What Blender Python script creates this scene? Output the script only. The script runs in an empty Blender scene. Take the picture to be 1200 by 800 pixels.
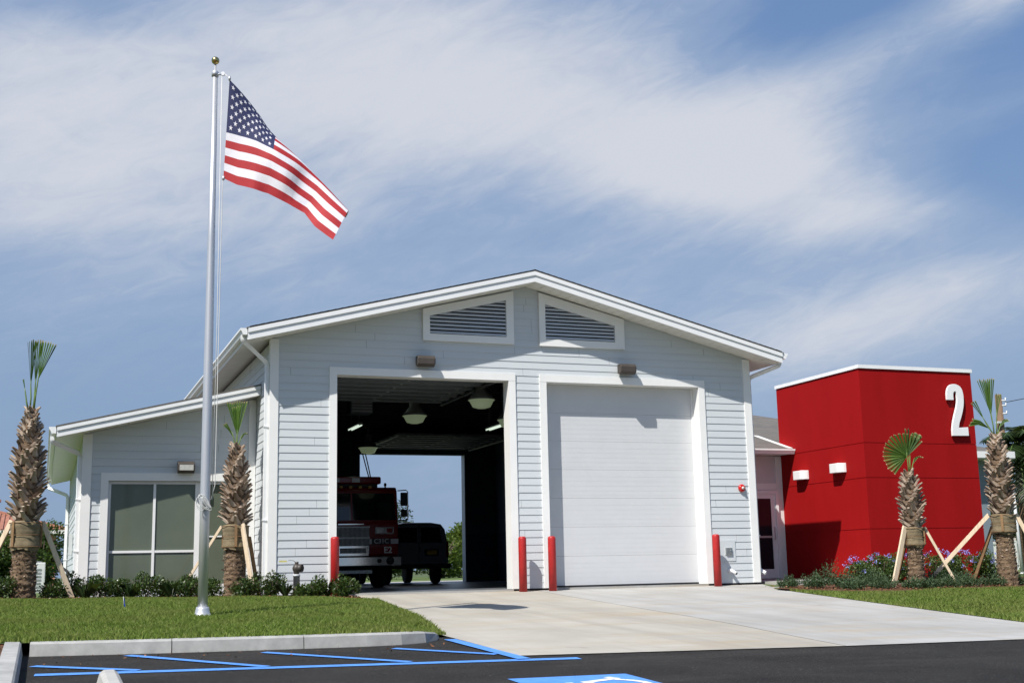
import bpy, bmesh, math, random
import numpy as np
from mathutils import Vector, Matrix, Quaternion
R = math.radians
S = bpy.context.scene
COL = S.collection
rnd = random.Random(7)

# ------------------------------------------------------------------ camera
YAW, PIT, ROL, FPX = .3604, .1805, -.0209, 1454.8
CAM = Vector((-5.3393, -24.0978, .4112))
fw = Vector((math.sin(YAW)*math.cos(PIT), math.cos(YAW)*math.cos(PIT), math.sin(PIT)))
ri0 = Vector((math.cos(YAW), -math.sin(YAW), 0)); up0 = ri0.cross(fw)
rr = math.cos(ROL)*ri0 + math.sin(ROL)*up0
uu = -math.sin(ROL)*ri0 + math.cos(ROL)*up0
cd = bpy.data.cameras.new('camera'); cam = bpy.data.objects.new('camera', cd); COL.objects.link(cam)
M = Matrix((rr, uu, -fw)).transposed().to_4x4(); M.translation = CAM
cam.matrix_world = M
cd.sensor_width = 36; cd.lens = FPX/1200*36; cd.clip_end = 5000; cd.clip_start = .05
S.camera = cam
S.view_settings.view_transform = 'Standard'; S.view_settings.look = 'None'
S.view_settings.gamma = 1; S.view_settings.use_curve_mapping = False
S.view_settings.exposure = .68

# ------------------------------------------------------------------ materials
def new_mat(name):
    m = bpy.data.materials.new(name); m.use_nodes = True
    nt = m.node_tree; b = nt.nodes['Principled BSDF']
    return m, nt, b
def nd(nt, t, **k):
    n = nt.nodes.new(t)
    for a, v in k.items(): setattr(n, a, v)
    return n
def ramp(nt, fac, stops):
    r = nd(nt, 'ShaderNodeValToRGB'); el = r.color_ramp.elements
    while len(el) < len(stops): el.new(.5)
    for e, (p, c) in zip(el, stops):
        e.position = p; e.color = (c[0], c[1], c[2], 1)
    nt.links.new(fac, r.inputs[0]); return r.outputs[0]
def coords(nt, scale=(1,1,1)):
    t = nd(nt, 'ShaderNodeTexCoord'); mp = nd(nt, 'ShaderNodeMapping'); mp.inputs['Scale'].default_value = scale
    nt.links.new(t.outputs['Object'], mp.inputs[0]); return mp.outputs[0]
def noise(nt, vec, scale, detail=4, rough=.6):
    n = nd(nt, 'ShaderNodeTexNoise'); n.inputs['Scale'].default_value = scale
    n.inputs['Detail'].default_value = detail; n.inputs['Roughness'].default_value = rough
    nt.links.new(vec, n.inputs['Vector']); return n.outputs['Fac']
def mixc(nt, f, a, b, mode='MIX'):
    m = nd(nt, 'ShaderNodeMix', data_type='RGBA', blend_type=mode)
    for i, v in ((0, f), (6, a), (7, b)):
        if hasattr(v, 'is_linked') or hasattr(v, 'links'): nt.links.new(v, m.inputs[i])
        elif i == 0: m.inputs[0].default_value = v
        else: m.inputs[i].default_value = (v[0], v[1], v[2], 1)
    return m.outputs[2]
def bump(nt, b, h, strength=.3, dist=.01):
    bp = nd(nt, 'ShaderNodeBump'); bp.inputs['Strength'].default_value = strength; bp.inputs['Distance'].default_value = dist
    nt.links.new(h, bp.inputs['Height']); nt.links.new(bp.outputs[0], b.inputs['Normal'])
def mat(name, c, rough=.6, metal=0, var=.12, vscale=3, bmp=0, bscale=80, spec=.5, stretch=(1,1,1), grime=0):
    m, nt, b = new_mat(name)
    b.inputs['Roughness'].default_value = rough; b.inputs['Metallic'].default_value = metal
    b.inputs['Specular IOR Level'].default_value = spec
    v = coords(nt, stretch)
    n = noise(nt, v, vscale, 5)
    lo = [x*(1-var) for x in c]; hi = [min(1, x*(1+var)) for x in c]
    colr = ramp(nt, n, [(.3, lo), (.7, hi)])
    if grime:
        g = noise(nt, v, vscale*.35, 6, .7)
        gf = ramp(nt, g, [(.45, (0,0,0)), (.75, (grime,)*3)])
        colr = mixc(nt, gf, colr, [x*.55 for x in c])
    nt.links.new(colr, b.inputs['Base Color'])
    if bmp: bump(nt, b, noise(nt, v, bscale, 4), bmp, .006)
    return m
def leaf_mat(name, cols, trans=.35, rough=.45):
    m = bpy.data.materials.new(name); m.use_nodes = True; nt = m.node_tree
    b = nt.nodes['Principled BSDF']; out = nt.nodes['Material Output']
    g = nd(nt, 'ShaderNodeNewGeometry')
    n = len(cols)
    c = ramp(nt, g.outputs['Random Per Island'], [(i/(n-1), cols[i]) for i in range(n)])
    nt.links.new(c, b.inputs['Base Color']); b.inputs['Roughness'].default_value = rough
    b.inputs['Specular IOR Level'].default_value = .35
    t = nd(nt, 'ShaderNodeBsdfTranslucent'); nt.links.new(mixc(nt, .5, c, (.16,.2,.02)), t.inputs['Color'])
    mx = nd(nt, 'ShaderNodeMixShader'); mx.inputs[0].default_value = trans
    nt.links.new(b.outputs[0], mx.inputs[1]); nt.links.new(t.outputs[0], mx.inputs[2]); nt.links.new(mx.outputs[0], out.inputs[0])
    return m

MT = {}
MT['white'] = mat('white trim paint', (.80,.80,.78), .45, var=.03, vscale=1.5, grime=.08)
MT['doorwhite'] = mat('white sectional door', (.585,.595,.605), .45, var=.02, grime=.04)
MT['metalwhite'] = mat('white coated metal', (.80,.81,.81), .32, var=.03, grime=.06)
MT['siding'] = mat('pale blue grey lap siding', (.555,.59,.608), .6, var=.035, vscale=1.2, bmp=.15, bscale=60, stretch=(.3,.3,6))
MT['panel'] = mat('pale smooth wall panel', (.62,.60,.61), .6, var=.04)
MT['soffit'] = mat('white soffit', (.76,.75,.70), .6, var=.04)
MT['dark'] = mat('near black rubber', (.012,.012,.013), .7)
MT['foundation'] = mat('dark foundation edge', (.03,.03,.032), .9)
MT['slate'] = mat('trim board in shade tone', (.20,.25,.29), .6, var=.05)  # trim colour darkened so the board looks shaded
MT['steel'] = mat('satin aluminium', (.60,.61,.63), .38, .6, var=.05, vscale=4, stretch=(8,8,.4))
MT['chrome'] = mat('polished chrome', (.7,.71,.72), .15, 1, var=.05)
MT['galv'] = mat('dull galvanised steel', (.35,.37,.37), .5, .8, var=.25, vscale=20)
MT['gold'] = mat('gold anodised ball', (.52,.40,.16), .25, 1, var=.05)
MT['bronze'] = mat('dark bronze fixture', (.055,.045,.038), .5, var=.2)
MT['lens'] = mat('pale ribbed glass lens', (.45,.45,.42), .15, var=.2, vscale=30, stretch=(4,1,1))
MT['redpaint'] = mat('red bollard sleeve', (.42,.016,.016), .45, var=.14, vscale=9, grime=.5)
MT['redlens'] = mat('red plastic', (.5,.012,.01), .25, var=.05)
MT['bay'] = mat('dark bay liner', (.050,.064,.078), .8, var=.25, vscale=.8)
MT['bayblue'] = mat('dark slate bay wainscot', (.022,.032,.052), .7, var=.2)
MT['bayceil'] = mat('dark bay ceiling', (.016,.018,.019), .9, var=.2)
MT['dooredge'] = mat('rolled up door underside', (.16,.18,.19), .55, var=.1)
MT['truckred'] = mat('fire engine red', (.135,.006,.009), .2, var=.05)
MT['blackglass'] = mat('black vehicle glass', (.008,.010,.012), .05, spec=.6)
MT['vanpaint'] = mat('silver grey van paint', (.15,.175,.20), .3, var=.05)
MT['tyre'] = mat('tyre rubber', (.012,.012,.012), .85)
MT['amber'] = mat('amber plate', (.42,.26,.03), .5, var=.1)
MT['lampred'] = mat('dark red lamp lens', (.16,.005,.005), .2, var=.05)
MT['reflect'] = mat('silver reflective tape', (.40,.41,.43), .35, var=.1)
MT['reflamp'] = mat('clear lamp glass', (.5,.5,.5), .1, var=.1)
MT['lumber'] = mat('raw pine lumber', (.70,.56,.40), .75, var=.16, vscale=7, bmp=.3, stretch=(3,3,.5), grime=.25)
MT['lumberdark'] = mat('brown lumber with shade tone', (.22,.13,.06), .8, var=.25, vscale=7)  # brown batten wood; on the rear braces it paints their shade
MT['burlap'] = mat('burlap wrap', (.19,.15,.09), .95, var=.22, vscale=14, bmp=.8, bscale=120)
MT['strap'] = mat('brown tie band', (.17,.10,.045), .7, var=.2)
MT['tilered'] = mat('terracotta roof tile', (.31,.135,.09), .85, var=.25, vscale=5)
MT['stucco'] = mat('tan pink stucco', (.50,.25,.17), .85, var=.1)
MT['fence'] = mat('cream vinyl fence', (.72,.71,.66), .5, var=.06)
MT['pole'] = mat('brown timber pole', (.16,.10,.06), .85, var=.3, vscale=12, stretch=(4,4,.3))
MT['bluepaint'] = mat('blue pavement paint', (.085,.27,.72), .6, var=.14, vscale=9, bmp=.4, bscale=160, grime=.3)
MT['whitepaint'] = mat('white pavement paint', (.75,.76,.76), .6, var=.08, vscale=9)
MT['blueflag'] = mat('blue plastic marker', (.01,.06,.5), .4)
MT['acgrey'] = mat('pale grey metal cabinet', (.55,.57,.58), .5, var=.06)
MT['kerb'] = mat('grey kerb concrete', (.36,.36,.345), .85, var=.16, vscale=6, bmp=.5, bscale=120, grime=.55)
MT['stopper'] = mat('pale concrete wheel stop', (.40,.395,.37), .8, var=.12, vscale=8, bmp=.4, grime=.3)
MT['seal'] = mat('dark joint sealant', (.12,.115,.105), .9)
MT['shade'] = mat('grey metal lamp housing', (.16,.17,.17), .5, var=.1)
MT['cable'] = mat('black cable', (.01,.01,.01), .6)

# red cement panels
m, nt, b = new_mat('red rendered panel'); v = coords(nt)
c = ramp(nt, noise(nt, coords(nt,(1.6,1.6,.35)), 1.1, 7, .65), [(.3,(.265,.0046,.0052)),(.7,(.31,.0058,.0066))])
nt.links.new(c, b.inputs['Base Color']); b.inputs['Roughness'].default_value = .75; b.inputs['Specular IOR Level'].default_value = .12
bump(nt, b, noise(nt, v, 90, 3), .35, .006); MT['red'] = m
# shingles
m, nt, b = new_mat('grey brown asphalt shingle'); v = coords(nt)
br = nd(nt, 'ShaderNodeTexBrick'); nt.links.new(v, br.inputs['Vector'])
br.inputs['Scale'].default_value = 1; br.inputs['Brick Width'].default_value = .32; br.inputs['Row Height'].default_value = .14
br.inputs['Mortar Size'].default_value = .006; br.inputs['Color1'].default_value = (.15,.135,.12,1); br.inputs['Color2'].default_value = (.085,.08,.075,1); br.inputs['Mortar'].default_value = (.03,.03,.03,1)
nt.links.new(mixc(nt, .5, br.outputs['Color'], ramp(nt, noise(nt, v, 60, 3), [(.3,(.05,.048,.045)),(.7,(.22,.2,.18))])), b.inputs['Base Color'])
b.inputs['Roughness'].default_value = .95; bump(nt, b, noise(nt, v, 150, 2), .5, .005); MT['shingle'] = m
# asphalt
m, nt, b = new_mat('new dark asphalt'); v = coords(nt)
base = ramp(nt, noise(nt, v, 1.1, 6, .65), [(.3,(.008,.0076,.0073)),(.7,(.023,.022,.021))])
sp = ramp(nt, noise(nt, v, 240, 2, .5), [(.56,(0,0,0)),(.66,(1,1,1))])
base = mixc(nt, mixc(nt, 1, sp, (.5,.5,.5), 'MULTIPLY'), base, (.16,.155,.145))
st = ramp(nt, noise(nt, coords(nt, (.5,2.2,1)), .5, 7, .75), [(.50,(0,0,0)),(.75,(.75,.75,.75))])
base = mixc(nt, st, base, (.050,.046,.042))
s2 = ramp(nt, noise(nt, v, 38, 2, .4), [(.66,(0,0,0)),(.70,(.7,.7,.7))])
base = mixc(nt, s2, base, (.10,.095,.088))
nt.links.new(base, b.inputs['Base Color']); b.inputs['Roughness'].default_value = .95; b.inputs['Specular IOR Level'].default_value = .2
bump(nt, b, noise(nt, v, 170, 3, .7), .9, .008); MT['asphalt'] = m
# driveway concrete, two pours of slightly different tone
def concrete(name, tint):
    m, nt, b = new_mat(name); v = coords(nt); T3 = lambda c: tuple(x*y for x,y in zip(c,tint))
    base = ramp(nt, noise(nt, v, .55, 7, .62), [(.28,(.31,.30,.275)),(.55,(.395,.387,.365)),(.75,(.445,.44,.425))])
    v2 = coords(nt, (.35,3.2,1))
    base = mixc(nt, ramp(nt, noise(nt, v2, 1.2, 6, .7), [(.5,(0,0,0)),(.78,(.5,.5,.5))]), base, (.34,.30,.24))
    base = mixc(nt, ramp(nt, noise(nt, v, 9, 4, .7), [(.6,(0,0,0)),(.85,(.35,.35,.35))]), base, (.30,.285,.26))
    tr = ramp(nt, noise(nt, coords(nt, (2.2,.10,1)), 1, 4, .6), [(.48,(0,0,0)),(.66,(.45,.45,.45))])
    base = mixc(nt, tr, base, (.27,.26,.245))
    rs = ramp(nt, noise(nt, coords(nt, (.45,2.0,1)), .9, 7, .75), [(.50,(0,0,0)),(.68,(.6,.6,.6))])
    base = mixc(nt, rs, base, (.36,.29,.20))
    ol = ramp(nt, noise(nt, coords(nt, (1,1,1)), 2.3, 3, .5), [(.70,(0,0,0)),(.78,(.6,.6,.6))])
    base = mixc(nt, ol, base, (.22,.205,.185))
    nt.links.new(mixc(nt, 1.0, base, tint, 'MULTIPLY'), b.inputs['Base Color']); b.inputs['Roughness'].default_value = .8
    bump(nt, b, noise(nt, coords(nt, (1,14,1)), 22, 3), .25, .004); return m
MT['concrete'] = concrete('pale broom finished concrete', (.97,.985,1.0))
MT['concretewarm'] = concrete('warm broom finished concrete', (1.0,.965,.89))
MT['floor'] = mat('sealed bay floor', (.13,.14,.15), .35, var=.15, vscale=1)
# soil / mulch / grass sheets
m, nt, b = new_mat('lawn soil and thatch'); v = coords(nt)
nt.links.new(ramp(nt, noise(nt, v, 7, 6, .7), [(.3,(.065,.10,.022)),(.55,(.11,.165,.04)),(.75,(.17,.18,.07))]), b.inputs['Base Color'])
b.inputs['Roughness'].default_value = .95; bump(nt, b, noise(nt, v, 60, 4, .8), 1, .03); MT['lawn'] = m
m, nt, b = new_mat('brown bark mulch'); v = coords(nt)
nt.links.new(ramp(nt, noise(nt, v, 28, 5, .75), [(.3,(.035,.016,.008)),(.5,(.14,.060,.026)),(.72,(.26,.13,.065))]), b.inputs['Base Color'])
b.inputs['Roughness'].default_value = .95; bump(nt, b, noise(nt, v, 40, 4, .8), 1, .05); MT['mulch'] = m
MT['chips'] = leaf_mat('mulch chips', [(.05,.022,.010),(.17,.07,.03),(.30,.15,.08)], .0, .9)
MT['ground'] = mat('dry green ground', (.06,.085,.025), .95, var=.35, vscale=.3)
MT['grass'] = leaf_mat('grass blades', [(.125,.20,.030),(.185,.295,.046),(.245,.355,.068),(.36,.40,.13)], .5, .6)
gm = MT['grass'].node_tree; gb = gm.nodes['Principled BSDF']; gl = gb.inputs['Base Color'].links[0].from_socket
gn = ramp(gm, noise(gm, coords(gm), .9, 5, .65), [(.40,(0,0,0)),(.70,(.75,.75,.75))])
gm.links.new(mixc(gm, gn, gl, (.27,.28,.085)), gb.inputs['Base Color'])
MT['shrub'] = leaf_mat('dark glossy shrub leaves', [(.010,.024,.006),(.022,.050,.010),(.045,.085,.018),(.11,.16,.05)], .22, .3)
MT['spiky'] = leaf_mat('narrow grassy leaves', [(.015,.035,.010),(.05,.09,.03)], .25, .4)
MT['juniper'] = leaf_mat('grey green juniper sprigs', [(.022,.050,.020),(.050,.090,.038),(.095,.14,.07)], .2, .6)
MT['plumbago'] = leaf_mat('fresh green shrub leaves', [(.025,.055,.012),(.06,.105,.022),(.11,.16,.045)], .15, .45)
MT['flower'] = leaf_mat('pale blue flower petals', [(.16,.20,.60),(.25,.29,.72),(.40,.43,.82)], .05, .6)
MT['hedge'] = leaf_mat('hedge leaves', [(.016,.040,.008),(.035,.075,.013),(.075,.13,.025)], .3, .45)
MT['bright'] = leaf_mat('yellow green leaves', [(.04,.075,.010),(.09,.15,.022),(.16,.22,.04)], .4, .45)
MT['darktree'] = leaf_mat('dark tree leaves', [(.008,.020,.006),(.018,.038,.010),(.04,.07,.018)], .2, .5)
MT['frond'] = leaf_mat('palm frond green', [(.035,.080,.013),(.070,.145,.022),(.12,.21,.042)], .35, .4)
MT['frondstem'] = mat('palm leaf stem', (.12,.19,.045), .5, var=.2, vscale=10)
MT['frondtip'] = leaf_mat('dry leaflet tips', [(.25,.22,.10),(.36,.30,.15)], .2, .6)
MT['boot'] = leaf_mat('dry palm leaf base', [(.15,.10,.065),(.26,.19,.14),(.36,.28,.215),(.46,.375,.30)], .0, .85)
m, nt, b = new_mat('fibrous palm bark'); v = coords(nt, (1,1,2.6))
n1 = noise(nt, v, 9, 6, .75)
nt.links.new(ramp(nt, n1, [(.3,(.050,.030,.017)),(.5,(.17,.11,.065)),(.72,(.33,.24,.155))]), b.inputs['Base Color'])
b.inputs['Roughness'].default_value = .95; bump(nt, b, n1, 1, .05); MT['bark'] = m
MT['trunkgrey'] = mat('grey brown bark', (.10,.075,.055), .9, var=.3, vscale=12, bmp=.8, bscale=30)
# tinted window glass
m, nt, b = new_mat('green tinted window glass'); v = coords(nt)
nt.links.new(ramp(nt, noise(nt, v, .7, 3), [(.3,(.098,.120,.090)),(.7,(.130,.152,.112))]), b.inputs['Base Color'])
b.inputs['Roughness'].default_value = .06; b.inputs['Specular IOR Level'].default_value = .45; MT['glass'] = m
m, nt, b = new_mat('dark door glass'); b.inputs['Base Color'].default_value = (.014,.015,.02,1); b.inputs['Roughness'].default_value = .05; MT['doorglass'] = m
# lamp refractor and tube
def emit(name, c, s, base):
    m, nt, b = new_mat(name); b.inputs['Base Color'].default_value = (*base,1); b.inputs['Emission Color'].default_value = (*c,1)
    b.inputs['Emission Strength'].default_value = s; b.inputs['Roughness'].default_value = .3; return m
MT['refractor'] = emit('acrylic lamp refractor with daylight glow', (.50,.62,.36), .11, (.4,.45,.35))  # weak emission stands in for daylight glowing in the acrylic
MT['tube'] = emit('lit fluorescent tube', (.80,.95,.78), .55, (.6,.6,.6))
MT['blade'] = mat('louver blade', (.60,.63,.66), .5, var=.04)
MT['ventdark'] = mat('dark vent recess', (.02,.024,.03), .9)
MT['flagred'] = mat('flag red cloth', (.36,.012,.017), .75, var=.06, vscale=20)
MT['flagwhite'] = mat('flag white cloth', (.68,.67,.71), .75, var=.04, vscale=20)
MT['flagblue'] = mat('flag navy cloth', (.016,.022,.085), .75, var=.1, vscale=20)
MT['rope'] = mat('white halyard rope', (.6,.6,.58), .8)
MT['yellow'] = mat('faded yellow tag', (.55,.48,.16), .6)

# ------------------------------------------------------------------ mesh builder
class MB:
    def __init__(s): s.v = []; s.f = []; s.m = []; s.sm = []; s.mi = 0; s.smooth = False
    def face(s, idx): s.f.append(tuple(idx)); s.m.append(s.mi); s.sm.append(s.smooth)
    def add(s, pts):
        o = len(s.v); s.v.extend([tuple(p) for p in pts]); return o
    def poly(s, pts):
        o = s.add(pts); s.face(range(o, o+len(pts)))
    def box(s, x0, x1, y0, y1, z0, z1):
        o = s.add([(x0,y0,z0),(x1,y0,z0),(x1,y1,z0),(x0,y1,z0),(x0,y0,z1),(x1,y0,z1),(x1,y1,z1),(x0,y1,z1)])
        for q in ((3,2,1,0),(4,5,6,7),(0,1,5,4),(1,2,6,5),(2,3,7,6),(3,0,4,7)): s.face([o+i for i in q])
    def bar(s, a, b, w, h, up=(0,0,1), taper=1):
        a = Vector(a); b = Vector(b); d = (b-a).normalized(); u = Vector(up)
        if abs(d.dot(u)) > .97: u = Vector((0,1,0))
        x = d.cross(u).normalized(); y = x.cross(d)
        P = []
        for p, k in ((a,1),(b,taper)):
            for sx, sy in ((-1,-1),(1,-1),(1,1),(-1,1)): P.append(p + x*(sx*w/2*k) + y*(sy*h/2*k))
        o = s.add(P)
        for q in ((0,3,2,1),(4,5,6,7),(0,1,5,4),(1,2,6,5),(2,3,7,6),(3,0,4,7)): s.face([o+i for i in q])
    def tube(s, pts, r, n=12, caps=True, prof=None):
        pts = [Vector(p) for p in pts]; rs = r if isinstance(r, (list,tuple)) else [r]*len(pts)
        o0 = len(s.v); ref = None; sm = s.smooth
        for i, p in enumerate(pts):
            d = (pts[min(i+1,len(pts)-1)] - pts[max(i-1,0)]).normalized()
            if ref is None:
                ref = Vector((0,0,1)) if abs(d.z) < .9 else Vector((0,1,0))
            x = d.cross(ref)
            if x.length < 1e-4: x = d.cross(Vector((1,0,0)))
            x.normalize(); y = x.cross(d).normalized(); ref = y
            if prof:
                s.add([p + x*(px*rs[i]) + y*(py*rs[i]) for px, py in prof])
            else:
                s.add([p + (x*math.cos(2*math.pi*k/n) + y*math.sin(2*math.pi*k/n))*rs[i] for k in range(n)])
        if prof: n = len(prof)
        if not prof: s.smooth = True
        for i in range(len(pts)-1):
            for k in range(n):
                s.face([o0+i*n+k, o0+i*n+(k+1)%n, o0+(i+1)*n+(k+1)%n, o0+(i+1)*n+k])
        s.smooth = sm
        if caps:
            s.face([o0+k for k in reversed(range(n))]); s.face([o0+(len(pts)-1)*n+k for k in range(n)])
    def lathe(s, prof, c=(0,0,0), n=24, ax=None):
        # prof: (r, h) along axis ax (default z)
        ax = Vector(ax or (0,0,1)).normalized()
        t = Vector((1,0,0)) if abs(ax.x) < .9 else Vector((0,1,0))
        x = ax.cross(t).normalized(); y = ax.cross(x); c = Vector(c); o = len(s.v)
        for r, h in prof:
            s.add([c + ax*h + (x*math.cos(2*math.pi*k/n)+y*math.sin(2*math.pi*k/n))*max(r,1e-4) for k in range(n)])
        sm = s.smooth; s.smooth = True
        for i in range(len(prof)-1):
            for k in range(n): s.face([o+i*n+k, o+i*n+(k+1)%n, o+(i+1)*n+(k+1)%n, o+(i+1)*n+k])
        s.smooth = sm
        s.face([o+k for k in reversed(range(n))]); s.face([o+(len(prof)-1)*n+k for k in range(n)])
    def prism(s, poly, ext):
        ext = Vector(ext); n = len(poly)
        o = s.add(poly); s.add([Vector(p)+ext for p in poly])
        s.face([o+i for i in range(n)]); s.face([o+n+i for i in reversed(range(n))])
        for i in range(n): s.face([o+i, o+n+i, o+n+(i+1)%n, o+(i+1)%n])
    def ringprism(s, outer, inner, ext):
        n = len(outer); ext = Vector(ext)
        o = s.add(outer); s.add(inner); s.add([Vector(p)+ext for p in outer]); s.add([Vector(p)+ext for p in inner])
        for i in range(n):
            j = (i+1) % n
            s.face([o+i,o+j,o+n+j,o+n+i]); s.face([o+2*n+i,o+3*n+i,o+3*n+j,o+2*n+j])
            s.face([o+i,o+2*n+i,o+2*n+j,o+j]); s.face([o+n+i,o+n+j,o+3*n+j,o+3*n+i])
    def build(s, name, mats, parent=None, fix=True, bevel=0):
        me = bpy.data.meshes.new(name)
        off = Vector(ROOT.get(parent.name, (0,0,0))) if parent else Vector((0,0,0))
        vs = np.array(s.v, dtype=np.float64) - np.array(off) if len(s.v) else []
        me.from_pydata(vs.tolist() if len(s.v) else [], [], s.f)
        ms = mats if isinstance(mats, list) else [mats]
        for q in ms: me.materials.append(MT[q] if isinstance(q, str) else q)
        me.polygons.foreach_set('material_index', s.m); me.polygons.foreach_set('use_smooth', s.sm)
        if fix:
            bm = bmesh.new(); bm.from_mesh(me); bmesh.ops.recalc_face_normals(bm, faces=bm.faces[:])
            bm.to_mesh(me); bm.free()
        me.update()
        o = bpy.data.objects.new(name, me); COL.objects.link(o)
        if parent:
            o.parent = parent; ROOT[o.name] = tuple(off)
        if bevel:
            md = o.modifiers.new('bevel', 'BEVEL'); md.width = bevel; md.segments = 2; md.limit_method = 'ANGLE'
        return o
ROOT = {}
def tag(o, label=None, cat=None, group=None, kind=None):
    if label: o['label'] = label
    if cat: o['category'] = cat
    if group: o['group'] = group
    if kind: o['kind'] = kind
    return o
def thing(name, loc, label, cat, group=None):
    o = bpy.data.objects.new(name, None); o.empty_display_size = .2; COL.objects.link(o); o.location = loc
    ROOT[o.name] = tuple(loc); return tag(o, label, cat, group)
def single(mb, name, mats, loc, label, cat, group=None, fix=True, bevel=0):
    # one mesh thing whose origin sits at its base
    mb.v = [tuple(Vector(p)-Vector(loc)) for p in mb.v]
    o = mb.build(name, mats, None, fix, bevel); o.location = loc
    return tag(o, label, cat, group)
def quads(V, name, mats, parent=None, mi=None, smooth=False):
    # V: (n,k,3) array of n separate k-gons
    n, k, _ = V.shape
    off = np.array(ROOT.get(parent.name, (0,0,0))) if parent else 0
    me = bpy.data.meshes.new(name); me.vertices.add(n*k); me.loops.add(n*k); me.polygons.add(n)
    me.vertices.foreach_set('co', (V-off).reshape(-1).astype(np.float32))
    me.loops.foreach_set('vertex_index', np.arange(n*k, dtype=np.int32))
    me.polygons.foreach_set('loop_start', np.arange(0, n*k, k, dtype=np.int32)); me.polygons.foreach_set('loop_total', np.full(n, k, dtype=np.int32))
    for q in (mats if isinstance(mats, list) else [mats]): me.materials.append(MT[q])
    if mi is not None: me.polygons.foreach_set('material_index', mi.astype(np.int32))
    me.update(calc_edges=True); me.validate()
    o = bpy.data.objects.new(name, me); COL.objects.link(o)
    if parent: o.parent = parent; ROOT[o.name] = ROOT.get(parent.name, (0,0,0))
    return o
def leaf_quads(rng, P, L, W, nrm=None, droop=.3):
    """diamond leaves at points P, lengths L, widths W"""
    n = len(P)
    d = rng.normal(size=(n,3)); d[:,2] = d[:,2]*.6 + .1
    if nrm is not None: d = d*.7 + nrm*.9
    d /= np.linalg.norm(d, axis=1)[:,None]
    t = rng.normal(size=(n,3)); w = np.cross(d, t); w /= np.linalg.norm(w, axis=1)[:,None]
    L = np.asarray(L).reshape(-1,1); W = np.asarray(W).reshape(-1,1)
    a = P; b = P + d*L*.5 + w*W*.5; c = P + d*L; c[:,2] -= (L[:,0]*droop*.3); e = P + d*L*.5 - w*W*.5
    return np.stack([a,b,c,e], 1)
def blob_points(rng, center, rad, n, lumps=9, shell=.55):
    """points in an uneven clumpy volume"""
    c = np.array(center); rad = np.array(rad)
    lc = rng.normal(size=(lumps,3)); lc /= np.linalg.norm(lc, axis=1)[:,None]; lc *= rng.uniform(.25,.72,(lumps,1))
    lr = rng.uniform(.28,.5,lumps)
    k = rng.integers(0, lumps, n)
    d = rng.normal(size=(n,3)); d /= np.linalg.norm(d, axis=1)[:,None]
    r = rng.uniform(shell,1,(n,1))**.6
    p = lc[k] + d*r*lr[k][:,None]
    return c + p*rad, d

def lerp(a, b, t): return a + (b-a)*t
def interp(xs, ys, x): return float(np.interp(x, xs, ys))
IR = Vector((.936,-.353,0)); IB = Vector((.353,.936,0))     # picture right / away, on the ground
# ================================================================== GROUND
cl = lambda v, a, b: max(a, min(b, v))
def z_lot(x, y): return -.045 + .04*y - .0085*(x-2)
def z_drive(x, y): return -.045 + .04*min(y,0) - .0085*(x-2)*cl(-y/10,0,1)
DY  = [-12.6,-11.6,-9.0,-6.3,-2.4,-.3,.4]
DXL = [-.62,-.63,-.66,-.18,.27,.20,.20]
DYR = [-12.6,-11.8,-9.84,-6.76,-3.61,-1.6,-.4,.4]
DXR = [7.25,7.33,7.64,8.02,8.48,8.80,9.40,9.60]
xl = lambda y: interp(DY, DXL, y)
xr = lambda y: interp(DYR, DXR, y)
def z_lawnl(x, y):
    z = min(.097+.04*y-.0085*x, -.07-.0175*max(x,-9))
    d = xl(y) - x
    if y < .3 and d < 1.1:
        t = cl(d/1.1,0,1); t = t*t*(3-2*t); z = lerp(z_drive(x,y)+.012, z, t)
    return z
def z_lawnr(x, y):
    z = min(-.05+.04*y, -.05) - .004*max(0,min(x-9,6))
    d = x - xr(y)
    if d < .8:
        t = cl(d/.8,0,1); z = lerp(z_drive(x,y)+.012, z, t)
    return z
def sheet(name, mt, rows, nx, zf, kind='structure', dz=0):
    """rows: list of (y(t) function or value, xa, xb)"""
    g = MB(); n = nx+1; g.smooth = True
    for (ya, yb, xa, xb) in rows:
        for i in range(n):
            t = i/nx; x = lerp(xa,xb,t); y = lerp(ya,yb,t); g.v.append((x,y,zf(x,y)+dz))
    for j in range(len(rows)-1):
        for i in range(nx): g.face((j*n+i, j*n+i+1, (j+1)*n+i+1, (j+1)*n+i))
    o = g.build(name, mt, None, fix=False); return tag(o, kind=kind)

# far ground, to the horizon
ys = [-900,-200,-60,-40,-25,-12,-6,0,6,20,60,200,900,3000]
zb = lambda y: (-.30 + .042*y if y > -45 else -2.2) if y < 0 else -.30
sheet('ground', 'ground', [(y,y,-2500,2500) for y in ys], 24, lambda x,y: zb(y))
# rear apron behind the building
sheet('rear_yard', 'concrete', [(16.9,16.9,-2,11),(24,24,-2,11)], 4, lambda x,y: -.012)
sheet('grass_field', 'lawn', [(24.02,24.02,-30,60),(60,60,-30,60)], 4, lambda x,y: -.03)
sheet('side_yard', 'lawn', [(.42,.42,-40,-1.25),(8,8,-40,-1.25),(24,24,-40,-1.25)], 20, lambda x,y: -.06-.0175*max(x,-9))
# asphalt lot
ry = [-9.25,-9.9,-10.6,-11.4,-12.2,-13,-14,-16,-20,-26,-36,-60]
sheet('parking_lot', 'asphalt', [(y, y-(0 if y>-11 else .12), -5.53, 45) for y in ry], 60, z_lot, dz=-.006)
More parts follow.
